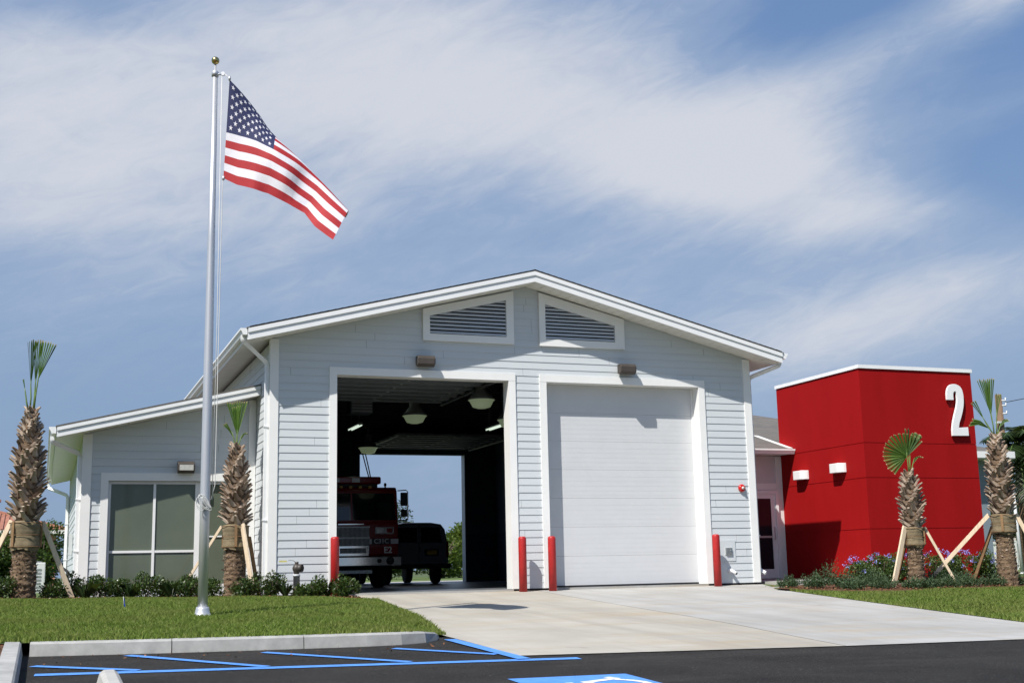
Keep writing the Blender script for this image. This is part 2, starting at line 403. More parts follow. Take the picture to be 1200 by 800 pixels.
# driveway apron, laid as two pours either side of one joint
def drive_rows(fa, fb):
    rows = []
    for y in (.03,-.6,-1.6,-2.4,-3.6,-5,-6.3,-7.6,-9,-10,-10.8):
        rows.append((y,y,fa(y),fb(y)))
    ye = lambda x: interp([-.65,.2,1.2,1.8,3.8,7.4],[-11.62,-11.74,-11.80,-11.83,-11.9,-11.9], x)
    xa, xb = fa(-11.7), fb(-11.7)
    rows.append((ye(xa),ye(xb),xa,xb)); return rows
xj = lambda y: interp([-11.9,-8.46,-2.23,0],[3.2,3.655,3.99,4.155], y)
g = MB(); g.smooth = False
def strip_into(rows, nx, zf, dz):
    o = len(g.v); n = nx+1
    for (ya,yb,xa,xb) in rows:
        for i in range(n):
            t = i/nx; x = lerp(xa,xb,t); y = lerp(ya,yb,t); g.v.append((x,y,zf(x,y)+dz))
    for j in range(len(rows)-1):
        for i in range(nx): g.face((o+j*n+i, o+j*n+i+1, o+(j+1)*n+i+1, o+(j+1)*n+i))
g.mi = 1; strip_into(drive_rows(xl, lambda y: xj(y)-.008), 8, z_drive, .004); g.mi = 0
strip_into(drive_rows(lambda y: xj(y)+.008, xr), 8, z_drive, .004)
tag(g.build('driveway', ['concrete','concretewarm'], None, fix=False), kind='structure')
sheet('driveway_joint', 'seal', [(y,y,xj(y)-.03,xj(y)+.03) for y in (0,-2,-4,-6,-8,-10,-11.8)], 2, z_drive, dz=-.002)
# lawns
yk = lambda x: interp([-5.5,-4,-2.58,-1.87,-1.3,-.95,-.78],[-9.83,-9.93,-9.96,-9.95,-9.84,-9.55,-9.2], x)
rows = []
NL = 26
g = MB(); g.smooth = True
ts = [i/NL for i in range(NL+1)]
xs_out = [-40,-20,-12,-8]
rowsY = [lambda x,f=f: lerp(yk(x) if x > -5.5 else -9.83, .42, f) for f in [0,.03,.08,.15,.25,.35,.45,.55,.62,.69,.75,.82,.9,1]]
for fy in rowsY:
    line = []
    for x in xs_out: line.append((x, fy(x)))
    for i in range(31):
        t = i/30
        y0 = fy(-3); xe = xl(y0) if y0 > -9.1 else -.80
        for _ in range(2): y0 = fy(lerp(-6,xe,t)); xe = xl(y0)-.005 if y0 > -9.1 else -.80
        x = lerp(-6, xe, t); line.append((x, fy(x)))
    g.v.extend([(x,y,z_lawnl(x,y)) for x,y in line])
n = len(xs_out)+31
for j in range(len(rowsY)-1):
    for i in range(n-1): g.face((j*n+i, j*n+i+1, (j+1)*n+i+1, (j+1)*n+i))
tag(g.build('lawn', 'lawn', None, fix=False), kind='structure')
sheet('verge', 'mulch', [(y,y,-40,-5.66) for y in (-9.84,-12,-16,-24,-60)], 10, lambda x,y: z_lot(-5.5,y)+.115)
sheet('right_lawn', 'lawn', [(y,y,xr(y)+.005,45) for y in (-11.9,-11,-9.8,-8.3,-6.8,-5.2,-3.6,-2.4,-1.6,-.9,.3)], 40, z_lawnr)
sheet('right_yard', 'lawn', [(.3,.3,12.4,60),(10,10,12.4,60),(40,40,12.4,60)], 6, lambda x,y: -.075)
# mulched beds
def zbl(x,y): return z_lawnl(x,y)+.025
g_y = lambda x: interp([-8,-5.4,-4,-2.7,-1.5,-.6,.2],[-1.3,-1.15,-.85,-.95,-1.35,-1.75,-1.9], x)
g = MB(); g.smooth = True
nx = 40
for f in (0,.25,.5,.75,1):
    for i in range(nx+1):
        x = lerp(-8,.19,i/nx); y = lerp(g_y(x), (1.66 if x < -1.3 else -.02), f); g.v.append((x,y,zbl(x,y)))
for j in range(4):
    for i in range(nx): g.face((j*(nx+1)+i, j*(nx+1)+i+1, (j+1)*(nx+1)+i+1, (j+1)*(nx+1)+i))
tag(g.build('planting_bed', 'mulch', None, fix=False), kind='structure')
g = MB(); g.smooth = True
ybr = lambda x: interp([8.6,9.2,10.2,11.4,13,16,22],[-2.2,-3.4,-3.75,-3.45,-3.35,-3.3,-3.2], x)
ybt = lambda x: interp([8.6,9.2,10.3,12.4,12.41,22],[-1.9,-1.5,-.6,-.25,.0,.0], x)
for f in (0,.25,.5,.75,1):
    for i in range(nx+1):
        x = lerp(8.62,22,(i/nx)**1.4); y = lerp(ybr(x), ybt(x), f); g.v.append((x,y,z_lawnr(x,y)+.03))
for j in range(4):
    for i in range(nx): g.face((j*(nx+1)+i, j*(nx+1)+i+1, (j+1)*(nx+1)+i+1, (j+1)*(nx+1)+i))
tag(g.build('entrance_bed', 'mulch', None, fix=False), kind='structure')
# walk to the entry door
g = MB(); g.box(9.62,12.44,-.62,3.58,-.2,.012); g.box(8.9,12.4,-1.45,-.63,-.2,-.085)
tag(g.build('walkway', 'concrete'), kind='structure')

# bark chips, grass blades
rng = np.random.default_rng(3)
def scatter_chips():
    P = []
    for _ in range(5200):
        if rng.random() < .5:
            x = rng.uniform(-7,.1); y = rng.uniform(g_y(x)-.06, g_y(x)+.7); z = zbl(x,y)
        elif rng.random() < .75:
            x = rng.uniform(8.7,16); y = rng.uniform(ybr(x)-.08, ybr(x)+1.2); z = z_lawnr(x,y)+.03
        else:
            x = rng.uniform(-7.5,-5.66); y = rng.uniform(-15,-9.9); z = z_lot(-5.5,y)+.117
        P.append((x,y,z+rng.uniform(0,.02)))
    for _ in range(70):
        x = rng.uniform(-5.3,-.9); y = -10.05-abs(rng.normal())*.5; P.append((x,y,z_lot(x,y)-.004))
    P = np.array(P)
    V = leaf_quads(rng, P, rng.uniform(.03,.08,len(P)), rng.uniform(.012,.03,len(P)), droop=0)
    V[:,:,2] = P[:,None,2] + np.abs(V[:,:,2]-P[:,None,2])*.5 + .004
    o = quads(V, 'mulch_chips', 'chips'); tag(o, 'loose brown bark chips scattered over the planting beds', 'mulch', kind='stuff')
scatter_chips()
def grass():
    pts = []
    def region(n, xa, xb, ya, yb, ok, zf):
        x = rng.uniform(xa,xb,n); y = rng.uniform(ya,yb,n)
        for a, c in zip(x,y):
            if ok(a,c): pts.append((a,c,zf(a,c)))
    okL = lambda x,y: (y > (yk(x)+.0 if x > -5.5 else -9.8)) and x < xl(max(y,-9.1))+.03 - (.15 if y < -9.1 else 0) and y < g_y(x)-.02
    region(230000, -9, .3, -9.98, -.8, okL, z_lawnl)
    okR = lambda x,y: x > xr(y)-.03 and y < ybr(x)-.02 and y > -11.95
    region(165000, 7.2, 17, -11.95, -2.2, okR, z_lawnr)
    P = np.array(pts); n = len(P)
    patch = np.sin(P[:,0]*2.1+np.sin(P[:,1]*1.7))*np.sin(P[:,1]*2.6+P[:,0]*.7)
    h = rng.uniform(.035,.072,n)*(1+.22*patch)
    a = rng.uniform(0,2*math.pi,n); w = rng.uniform(.004,.0075,n)
    lean = rng.uniform(.1,.9,n)*h; la = rng.uniform(0,2*math.pi,n)
    side = np.stack([np.cos(a)*w, np.sin(a)*w, np.zeros(n)],1)
    tip = P + np.stack([np.cos(la)*lean, np.sin(la)*lean, h],1)
    mid = P + np.stack([np.cos(la)*lean*.3, np.sin(la)*lean*.3, h*.6],1)
    V = np.stack([P-side, P+side, mid+side*.7, tip, mid-side*.7],1)
    tag(quads(V, 'grass_blades', 'grass'), 'short green turf grass covering both lawns', 'grass', kind='stuff')
grass()

# kerbs
kp = [(-5.42,-9.93),(-4.6,-10.0),(-4.0,-10.04),(-3.3,-10.06),(-2.58,-10.06),(-1.87,-10.05),(-1.45,-9.99),(-1.12,-9.84),(-.92,-9.62),(-.80,-9.3)]
def kerb(path, hs, name, label):
    g = MB(); n = len(path); prof_n = 6
    for i,(x,y) in enumerate(path):
        a = Vector(path[max(i-1,0)]); b2 = Vector(path[min(i+1,n-1)]); d = (b2-a).normalized(); nv = Vector((-d.y,d.x))   # towards the lawn
        h = hs(i); zl = z_lot(x,y)
        for off, z in ((-.012,zl-.2),(-.012,zl),(.004,zl+h-.018),(.022,zl+h),(.165,zl+h+.004),(.165,zl-.2)):
            g.v.append((x+nv.x*off, y+nv.y*off, z))
    for i in range(n-1):
        for k in range(prof_n):
            g.face((i*6+k, i*6+(k+1)%6, (i+1)*6+(k+1)%6, (i+1)*6+k))
    g.face(range(6)); g.face([(n-1)*6+k for k in reversed(range(6))])
    return single(g, name, 'kerb', (path[n//2][0], path[n//2][1], z_lot(*path[n//2])), label, 'kerb')
cut = kp[:7]
k0 = [(-5.42,-9.93),(-4.6,-10.0),(-4.005,-10.04)]
k1 = [(-3.995,-10.04),(-3.3,-10.06),(-2.59,-10.06)]
k2 = [(-2.58,-10.06),(-2.2,-10.06),(-1.87,-10.05),(-1.45,-9.99),(-1.12,-9.84),(-.92,-9.62),(-.80,-9.3)]
kerb(k0, lambda i: .135, 'kerb', 'concrete kerb piece at the left corner of the parking lot')
kerb(k1, lambda i: .135, 'kerb', 'straight concrete kerb piece below the flagpole')
kerb(k2, lambda i: [.135,.135,.135,.13,.12,.09,.05][i], 'kerb', 'curved concrete kerb tapering down beside the driveway')
kerb([(-5.5,-36),(-5.5,-28),(-5.5,-20),(-5.5,-15),(-5.5,-12.6),(-5.5,-9.78)], lambda i: .135, 'kerb', 'concrete side kerb running out of frame at lower left')

# paint
def paint(name, mt, segs, label, cat, w=.11, group=None):
    g = MB()
    for a, b_ in segs:
        a = Vector((*a,0)); b_ = Vector((*b_,0)); d = (b_-a).normalized(); nv = Vector((-d.y,d.x,0))*w/2
        n = 10
        for i in range(n):
            p = a.lerp(b_, i/n); q = a.lerp(b_, (i+1)/n)
            P = [p-nv,q-nv,q+nv,p+nv]
            g.poly([(v.x,v.y,z_lot(v.x,v.y)+.0) for v in P])
    o = single(g, name, mt, (segs[0][0][0],segs[0][0][1],z_lot(*segs[0][0])), label, cat, group, fix=False)
    return tag(o, kind='structure')
G_ = 'blue access aisle lines'
def line(a, b_, label, w=.12, dz=0):
    o = paint('painted_line', 'bluepaint', [(a,b_)], label, 'road marking', w, G_); o.location.z += dz
line((-5.36,-11.68),(-.12,-12.02),'long blue stall line parallel to the kerb', .17)
line((-5.38,-10.95),(-4.45,-11.63),'short blue hatch line beside the left side kerb', .12, .004)
line((-4.46,-10.22),(-3.27,-11.74),'blue hatch line below the straight kerb', .12, .004)
line((-3.08,-10.38),(-1.86,-11.80),'blue hatch line across the middle of the aisle', .12, .004)
line((-1.66,-10.44),(-.80,-11.4),'short blue hatch line below the curved kerb', .12, .004)
line((-.76,-9.64),(-.70,-11.95),'blue line along the edge of the driveway', .15, .008)
# accessible parking emblem
g = MB(); x0,x1,y0,y1 = -1.42,-.26,-14.75,-13.40
g.poly([(x,y,z_lot(x,y)) for x,y in ((x0,y0),(x1,y0),(x1,y1),(x0,y1))])
o = single(g,'painted_emblem','bluepaint',(-.85,-14,z_lot(-.85,-14)),'blue painted square with white wheelchair symbol on the asphalt','road marking',fix=False); emb = o; o['kind'] = 'structure'
g = MB(); cx, cy = -.83,-14.07
def lot3(u, v, dz=.004): x = cx-v*1.0; y = cy+u*1.0; return (x,y,z_lot(x,y)+dz)      # u across, v up the figure (towards -x)
def thick(pts, w):
    for (a0,a1),(b0,b1) in zip(pts,pts[1:]):
        d = Vector((b0-a0,b1-a1)).normalized(); n_ = Vector((-d.y,d.x))*w/2
        g.poly([lot3(a0-n_.x,a1-n_.y), lot3(b0-n_.x,b1-n_.y), lot3(b0+n_.x,b1+n_.y), lot3(a0+n_.x,a1+n_.y)])
g.poly([lot3(-.05+.075*math.cos(t*math.pi/8), .43+.075*math.sin(t*math.pi/8)) for t in range(16)])
thick([(-.06,.34),(-.03,.02)], .11); thick([(-.02,.2),(.2,.2)], .07); thick([(-.04,.03),(.24,.03)], .09)
thick([(.2,.02),(.36,-.34)], .09); thick([(.33,-.33),(.46,-.28)], .08)
arc = [(.0+.33*math.cos(R(a)), -.12+.33*math.sin(R(a))) for a in range(120,345,15)]; thick(arc, .075)
g.v = [tuple(Vector(p)-emb.location) for p in g.v]; w = g.build('wheelchair_symbol','whitepaint',emb,fix=False)
# wheel stop
g = MB(); ws = [(-12.22,0),(-12.22,0)]
yA, yB, xc = -12.45,-14.25,-4.76
P = []
for y, k in ((yA,0),(yA-.09,1),(yB+.09,1),(yB,0)):
    for dx, h in ((-.10,0),(-.075,.10),(-.04,.125),(.04,.125),(.075,.10),(.10,0)):
        hh = h*(1 if k else .55); P.append((xc+dx*(1 if k else .8), y, z_lot(xc,y)-.01+hh))
o_ = g.add(P)
for i in range(3):
    for k in range(6): g.face((o_+i*6+k, o_+i*6+(k+1)%6, o_+(i+1)*6+(k+1)%6, o_+(i+1)*6+k))
g.face([o_+k for k in range(6)]); g.face([o_+18+k for k in reversed(range(6))])
single(g,'wheel_stop','stopper',(xc,-13,z_lot(xc,-13)),'pale concrete wheel stop on the asphalt at the lower edge','wheel stop')

# ================================================================== FIRE STATION
H, ZT, TW = 4.27, 4.424, .154
L0, L1, R0, R1 = 0., 3.634, 4.487, 8.117
XL, XR, YB = -1.30, 9.42, 16.48
PX, PZ, SL = 4.06, 6.545, .2532
EL, ER = -1.85, 9.97
OV = .593
zroof = lambda x: PZ - SL*abs(x-PX)
B = thing('fire_station', (4.06,0,0), 'pale grey gabled two bay fire station with red entrance tower', 'building')
CP = .1524
def siding(mb, org, ax, nrm, z0, z1, iv, brk=()):
    """lapped boards; iv(z)->list of (u0,u1)"""
    org = Vector(org); ax = Vector(ax); nrm = Vector(nrm)
    k0 = math.floor((z0+.033)/CP)
    zb = -.033 + k0*CP
    while zb < z1:
        zt = zb+CP
        cuts = sorted({max(zb,z0), min(zt,z1)} | {c for c in brk if max(zb,z0) < c < min(zt,z1)})
        for a, c in zip(cuts, cuts[1:]):
            e = 1e-4
            A, C_ = iv(a+e), iv(c-e)
            if len(A) != len(C_): continue
            segs = []
            jr = random.Random(int(round(zb/CP))*7+int(org.y*10)+3)
            js = [-6+jr.random()*3.6+3.66*q for q in range(8)]
            for (a0,a1),(c0,c1) in zip(A,C_):
                x0_, x1_ = max(a0,c0), min(a1,c1); cut_ = [j for j in js if x0_+.15 < j < x1_-.15]
                pa, pc = a0, c0
                for j in cut_:
                    segs.append((pa,j-.002,pc,j-.002)); pa = pc = j+.002
                segs.append((pa,a1,pc,c1))
            for (a0,a1,c0,c1) in segs:
                if a1-a0 < .01 or c1-c0 < -.001: continue
                jit = jr.uniform(-.0012,.0016)
                off = lambda z: .003+jit+.0105*(zt-z)/CP
                p = lambda u,z: org + ax*u + Vector((0,0,z)) + nrm*off(z)
                mb.poly([p(a0,a), p(a1,a), p(c1,c), p(c0,c)])
                if abs(a-zb) < 1e-6:
                    q = lambda u: org + ax*u + Vector((0,0,a))
                    mb.poly([p(a0,a), q(a0), q(a1), p(a1,a)])
        zb = zt
def gable_iv(holes):
    def iv(z):
        zz = z + .24
        half = min((PZ-zz)/SL, 99)
        a, c = max(XL, PX-half), min(XR, PX+half)
        if c <= a: return []
        out = [(a,c)]
        for (h0,h1,zA,zB) in holes:
            if zA <= z <= zB:
                nx_ = []
                for p,q in out:
                    if h0 > p: nx_.append((p,min(q,h0)))
                    if h1 < q: nx_.append((max(p,h1),q))
                out = nx_
        return out
    return iv
s_ = MB()
siding(s_, (0,0,0), (1,0,0), (0,-1,0), .0, PZ-.25, gable_iv([(L0,L1,-1,H),(R0,R1,-1,H)]), brk=(H, zroof(XL)-.24, zroof(XR)-.24))
s_.build('front_siding','siding',B,fix=False)
# structure behind the boards
g = MB(); T = .25; e = .02
for a, c in ((XL,L0-e),(L1+e,R0-e),(R1+e,XR)): g.box(a,c,.002,T,.0,H+e)
g.box(XL,XR,.002,T,H+e,4.92)
g.prism([(XL,.002,4.92),(XR,.002,4.92),(PX,.002,PZ-.245)], (0,T-.002,0))
g.build('front_wall','bayblue',B)
g = MB(); g.box(XL+.02,XR-.02,.03,T,-.35,-.001)
g.build('foundation','foundation',B)
g = MB(); g.box(XL+.25,XR-.25,T+.002,YB+.4,-.3,.0); g.box(L0-e,L1+e,-.015,T,-.3,.001); g.box(R0-e,R1+e,-.015,T,-.3,.001)
g.build('floor_slab','floor',B)
for a_, c_ in ((L0,L1),(R0,R1)):
    g = MB(); g.box(a_-.02,c_+.02,-.05,-.018,-.25,-.004); g.build('threshold','concrete',B)
# side walls, liner, rear wall
for a_, c_ in ((XL,XL+.2),(XR-.2,XR)):
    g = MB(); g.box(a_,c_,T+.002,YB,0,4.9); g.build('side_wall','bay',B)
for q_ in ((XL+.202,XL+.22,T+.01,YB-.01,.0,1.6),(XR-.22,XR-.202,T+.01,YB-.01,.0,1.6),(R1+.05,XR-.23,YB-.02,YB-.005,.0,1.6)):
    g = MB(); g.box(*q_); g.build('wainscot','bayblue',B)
g = MB(); g.box(XL+.21,XR-.21,T+.01,YB-.01,4.86,4.9)
for k in range(40):
    y = .6+k*.4; g.box(XL+.25,XR-.25,y,y+.05,4.82,4.86)
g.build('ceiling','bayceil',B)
g = MB(); g.box(XL,R0-.06,YB,YB+.3,0,4.9); g.box(R1,XR,YB,YB+.3,0,4.9); g.box(R0-.06,R1,YB,YB+.3,H,4.9); g.prism([(XL,YB,4.9),(XR,YB,4.9),(PX,YB,PZ-.245)],(0,.3,0))
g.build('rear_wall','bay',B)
for a_, c_ in ((R0-.06,R0-.045),(R1-.015,R1+.001)):
    g = MB(); g.box(a_,c_,YB-.02,YB+.32,0,H); g.build('rear_jamb','acgrey',B)
s_ = MB()
siding(s_, (XL,T,0), (0,1,0), (-1,0,0), .0, 4.86, lambda z: [(-T+.10,YB-T+.3)]); s_.build('side_siding','siding',B,fix=False); s_ = MB(); siding(s_, (XR,T,0), (0,1,0), (1,0,0), 0., 4.86, lambda z: [(-T+.10,YB-T+.3)])
s_.build('side_siding','siding',B,fix=False)
g = MB()
for x0, x1 in ((XL-.03,XL+.14),(XR-.145,XR+.03)):
    zt_ = zroof(x0 if x0 < 4 else x1)-.245
    g2 = MB(); g2.box(x0,x1,-.032,.001,.004,zt_)
    if x0 < 4: g2.box(x0,XL-.001,.002,.12,.004,zt_)
    else: g2.box(XR+.001,x1,.002,.12,.004,zt_)
    g2.build('corner_board','white',B)
# door trims + jamb liners
for a, c in ((L0,L1),(R0,R1)):
    g = MB(); g.box(a-TW,a,-.035,.0,.0,H); g.box(c,c+TW,-.035,.0,.0,H); g.box(a-TW,c+TW,-.038,.0,H,ZT)
    g.box(a-.018,a-.001,-.03,.30,0,H); g.box(c+.001,c+.018,-.03,.30,0,H); g.box(a-.018,c+.018,-.03,.30,H+.001,H+.018)
    g.box(a-.018,a+.045,.255,.30,0,H) if False else None
    g.build('door_trim','white',B)
# closed sectional door
d = MB(); n_p = 7; ph = H/n_p
for i in range(n_p):
    z0 = .035+i*(H-.035)/n_p; z1 = .035+(i+1)*(H-.035)/n_p-.003
    d.box(R0-.03,R1+.03,.285,.325,z0,z1)
    for k in range(1,6):
        zz = z0 + (z1-z0)*k/6
        d.box(R0-.03,R1+.03,.2838,.286,zz-.0475,zz+.0425)
gd = d.build('garage_door','doorwhite',B); gd['label'] = 'closed white ribbed sectional door'
g = MB(); g.box(R0,R1,.29,.32,.004,.034); g.build('bottom_seal','dark',gd)
g = MB(); g.box(R1-.035,R1+.0,.262,.284,.0,H); g.build('side_seal','white',gd)
# opened doors lying under the ceiling, front and rear
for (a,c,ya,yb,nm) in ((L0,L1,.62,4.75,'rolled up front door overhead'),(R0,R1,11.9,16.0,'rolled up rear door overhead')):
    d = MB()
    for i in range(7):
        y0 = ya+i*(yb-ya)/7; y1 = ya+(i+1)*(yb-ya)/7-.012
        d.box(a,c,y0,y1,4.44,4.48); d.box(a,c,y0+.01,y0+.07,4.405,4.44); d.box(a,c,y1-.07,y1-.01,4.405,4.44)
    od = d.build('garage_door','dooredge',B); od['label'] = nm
    for x in (a-.04,c+.04):
        d = MB(); d.box(x-.02,x+.02,ya-.2,yb+.1,4.36,4.40); d.build('door_track','galv',od)
    for i in range(7):
        y0 = ya+i*(yb-ya)/7
        for x in (a+.35,lerp(a,c,.5),c-.35):
            d = MB(); d.box(x-.03,x+.03,y0-.05,y0+.05,4.38,4.404); d.build('hinge','galv',od)
for q_ in ((.34,.42,4.30,4.42),(.36,.40,4.52,4.60)):
    d = MB(); d.box(L0-.3,L1+.3,*q_); d.build('door_header_rail','dooredge',B)
d = MB(); d.box(XL+.22,R0-.3,YB-.04,YB-.003,.0,H-.05); d.build('rear_closed_door','bay',B)

# roof
def slope_poly(y, d0, d1, x0=EL, x1=ER):
    return [(x0,y,zroof(x0)-d1),(PX,y,PZ-d1),(x1,y,zroof(x1)-d1),(x1,y,zroof(x1)-d0),(PX,y,PZ-d0),(x0,y,zroof(x0)-d0)]
def halves(mb, ya, yb, d0, d1, x0=EL, x1=ER):
    for s in (0,1):
        xe = x0 if s == 0 else x1
        mb.prism([(xe,ya,zroof(xe)-d1),(PX,ya,PZ-d1),(PX,ya,PZ-d0),(xe,ya,zroof(xe)-d0)], (0,yb-ya,0))
roof = MB(); halves(roof, -OV-.022, YB+.9, .012, .035, EL-.03, ER+.03)
RO = roof.build('roof','shingle',B)
# ragged shingle courses at the rake edge
sh = MB()
for s in (-1,1):
    k = 0
    while k*.14 < 5.85:
        x = PX + s*k*.14; zz = zroof(x)
        sh.poly([(x,-OV-.032,zz+.002),(x+s*.145,-OV-.032,zroof(x+s*.145)-.004),(x+s*.145,2,zroof(x+s*.145)-.004),(x,2,zz+.002)])
        sh.poly([(x+s*.145,-OV-.032,zroof(x+s*.145)-.004),(x+s*.145,2,zroof(x+s*.145)-.004),(x+s*.145,2,zroof(x+s*.145)-.013),(x+s*.145,-OV-.032,zroof(x+s*.145)-.013)])
        k += 1
sh.build('shingle_course','shingle',RO,fix=False)
deck = MB(); halves(deck, -OV+.03, YB+.85, .036, .235)
for k in range(60):      # grooved soffit boards
    for s in (-1,1):
        pass
deck.build('soffit','soffit',RO)
bd = MB()
for s in (-1,1):
    for k in range(28):
        xa = PX + s*(.05+k*.212); xb = xa + s*.196
        if abs(xb-PX) > 5.9: continue
        bd.prism([(xa,-OV+.035,zroof(xa)-.236),(xb,-OV+.035,zroof(xb)-.236),(xb,-OV+.035,zroof(xb)-.242),(xa,-OV+.035,zroof(xa)-.242)], (0,OV-.075,0))
bd.build('soffit_board','soffit',RO)
fa = MB(); halves(fa, -OV, -OV+.028, .115, .255); halves(fa, -OV-.022, -OV+.026, .036, .118)
fa.build('fascia','metalwhite',RO)
for a_ in (EL-.012,ER):
    fl = MB(); fl.box(a_,a_+.012,-OV+.03,YB+.85,zroof(EL)-.24,zroof(EL)-.04); fl.build('eave_fascia','metalwhite',RO)
def gutter(name, x0, s, z, ya, yb, parent, w=.13, h=.125):
    # open K profile swept along y; s = outward direction
    pr = [(0,0),(0,-h),(w*.62,-h),(w*.80,-h*.55),(w,-h*.30),(w,0),(w-.012,0),(w-.012,-h*.28),(w*.76,-h*.5),(w*.58,-h+.012),(.012,-h+.012),(.012,0)]
    g = MB(); g.prism([(x0+s*u,ya,z+v) for u,v in pr], (0,yb-ya,0))
    g.prism([(x0+s*u,ya-.004,z+v) for u,v in pr[:6]], (0,.004,0))
    return g.build(name,'metalwhite',parent)
gutter('gutter', EL-.013, -1, zroof(EL)-.035, -OV+.005, YB+.85, RO)
gutter('gutter', ER+.013, 1, zroof(ER)-.035, -OV+.005, YB+.85, RO)
DP = [(-1,-.8),(1,-.8),(1,.8),(-1,.8)]
def downspout(pts, parent, straps, nrm):
    g = MB(); 
    # round the bends
    P = [Vector(p) for p in pts]; out = [P[0]]
    for i in range(1,len(P)-1):
        a, b_, c = P[i-1], P[i], P[i+1]; r = min(.09, (a-b_).length*.4, (c-b_).length*.4)
        p0 = b_ + (a-b_).normalized()*r; p1 = b_ + (c-b_).normalized()*r
        for t in (0,.25,.5,.75,1): out.append(p0.lerp(b_,t).lerp(b_.lerp(p1,t),t))
    out.append(P[-1]); g.tube(out, .038, prof=DP)
    o = g.build('downspout','metalwhite',parent)
    for z in straps:
        x, y = pts[-3 if len(pts) > 4 else -2][0], pts[-3 if len(pts) > 4 else -2][1]
        s2 = MB(); s2.box(x-.052,x+.052,y-.045,y+.045,z,z+.03); s2.build('strap','metalwhite',o)
    return o
downspout([(EL-.075,-.42,4.90),(EL-.075,-.42,4.80),(XL-.075,.06,4.46),(XL-.075,.06,.22),(XL-.12,-.02,.12)], B, (3.2,1.4), None)
downspout([(ER+.07,-.35,4.92),(ER+.07,-.35,4.78),(9.53,.16,4.55),(9.53,.16,.27),(9.60,.02,.19)], B, (3.45,1.0), None)
# gable vents
def vent(outer, inner, n, label):
    f = MB(); f.ringprism([(x,-.075,z) for x,z in outer], [(x,-.075,z) for x,z in inner], (0,.06,0))
    V = f.build('gable_vent','white',B); V['label'] = label
    b_ = MB(); b_.prism([(x,-.014,z) for x,z in inner],(0,-.004,0)); b_.build('vent_recess','ventdark',V)
    zs = [z for x,z in inner]; zmin, zmax = min(zs), max(zs)
    # blades clipped to the sloping head
    xs = [x for x,z in inner]; xa, xb = min(xs), max(xs)
    top = sorted([p for p in inner], key=lambda p: -p[1]); (xh,zh) = top[0]; other = [p for p in inner if abs(p[0]-xh) > .5]; (xo,zo) = max(other, key=lambda p: p[1])
    bl = MB(); ext = .30
    for k in range(n):
        z = zmin + .035 + k*(zmax-zmin)/n
        if z > zh-.03: continue
        if z+.05 < zo: u0, u1 = xa, xb
        else:
            xc_ = xo + (z+.05-zo)/(zh-zo)*(xh-xo); u0, u1 = (max(xc_-ext,xa), xb) if xh > xo else (xa, min(xc_+ext,xb))
        if u1-u0 < .05: continue
        bl.prism([(u0,-.062,z-.02),(u0,-.062,z-.012),(u0,-.018,z+.036),(u0,-.018,z+.028)], (u1-u0,0,0))
    bl.build('louver','blade',V)
vent([(1.775,5.04),(3.765,5.04),(3.765,6.186),(1.775,5.70)], [(1.92,5.185),(3.60,5.185),(3.60,5.975),(1.92,5.56)], 10, 'louvered gable vent left of the ridge')
vent([(4.345,5.035),(6.335,5.035),(6.335,5.705),(4.345,6.186)], [(4.485,5.185),(6.11,5.185),(6.11,5.55),(4.485,5.945)], 10, 'louvered gable vent right of the ridge')
# blank access panel in the siding
g = MB(); g.box(8.30,8.85,-.024,-.004,.47,.92); g.build('access_panel','siding',B)

# ---------------- side wing
WX, WY, WB = -4.655, 1.70, 14.0
wz = lambda x: 3.28 + .238*(x+5.18)
wing_open = (-4.178,-1.62,.10,2.272)
def wiv(z):
    a = max(WX, (z+.215-3.28)/.238-5.18); out = [(a,XL-.001)]
    if z < wing_open[3] and z > wing_open[2]: out = [(a,wing_open[0]),(wing_open[1],XL-.001)]
    return out
s_ = MB(); siding(s_, (0,WY,0), (1,0,0), (0,-1,0), .0, wz(XL)-.22, wiv, brk=(wing_open[2],wing_open[3],wz(WX)-.215))
siding(s_, (WX,WY,0), (0,1,0), (-1,0,0), .0, wz(WX)-.20, lambda z: [(.10,WB-WY)])
WG = s_.build('wing_siding','siding',B,fix=False)
g = MB(); g.prism([(WX,WY+.3,0),(XL,WY+.3,0),(XL,WY+.3,wz(XL)-.22),(WX,WY+.3,wz(WX)-.22)],(0,.05,0))
g.box(WX+.002,WX+.2,WY+.002,WB,-.3,wz(WX)-.2)
g.box(WX,wing_open[0],WY+.002,WY+.3,-.3,wz(WX)-.2); g.box(wing_open[1],XL,WY+.002,WY+.3,-.3,2.5); g.box(wing_open[0],wing_open[1],WY+.002,WY+.3,-.3,.1)
g.prism([(WX,WY+.002,2.272),(XL-.002,WY+.002,2.272),(XL-.002,WY+.002,wz(XL)-.22),(WX,WY+.002,wz(WX)-.22)],(0,.296,0))
g.build('wing_wall','bay',B)
g = MB(); g.box(WX-.03,WX+.147,WY-.032,WY+.001,.0,wz(WX-.03)-.216); g.box(WX-.03,WX-.001,WY+.002,WY+.115,.0,wz(WX-.03)-.216)
g.build('corner_board','white',B)
g = MB(); g.box(-1.462,XL-.018,WY-.032,WY+.001,.0,wz(-1.462)-.216); g.build('corner_board','white',B)
g = MB(); g.box(WX-.03,WX-.001,WB-.12,WB+.03,0,wz(WX-.03)-.216); g.build('corner_board','white',B)
def wprism(mb, ya, yb, d0, d1, x0, x1): mb.prism([(x0,ya,wz(x0)-d1),(x1,ya,wz(x1)-d1),(x1,ya,wz(x1)-d0),(x0,ya,wz(x0)-d0)],(0,yb-ya,0))
XE = XL-.02
g = MB(); wprism(g, 1.075, WB+.6, .0, .03, -5.205, XE); WR = g.build('wing_roof','shingle',B)
g = MB(); wprism(g, 1.13, WB+.55, .031, .205, -5.18, XE); g.build('soffit','soffit',WR)
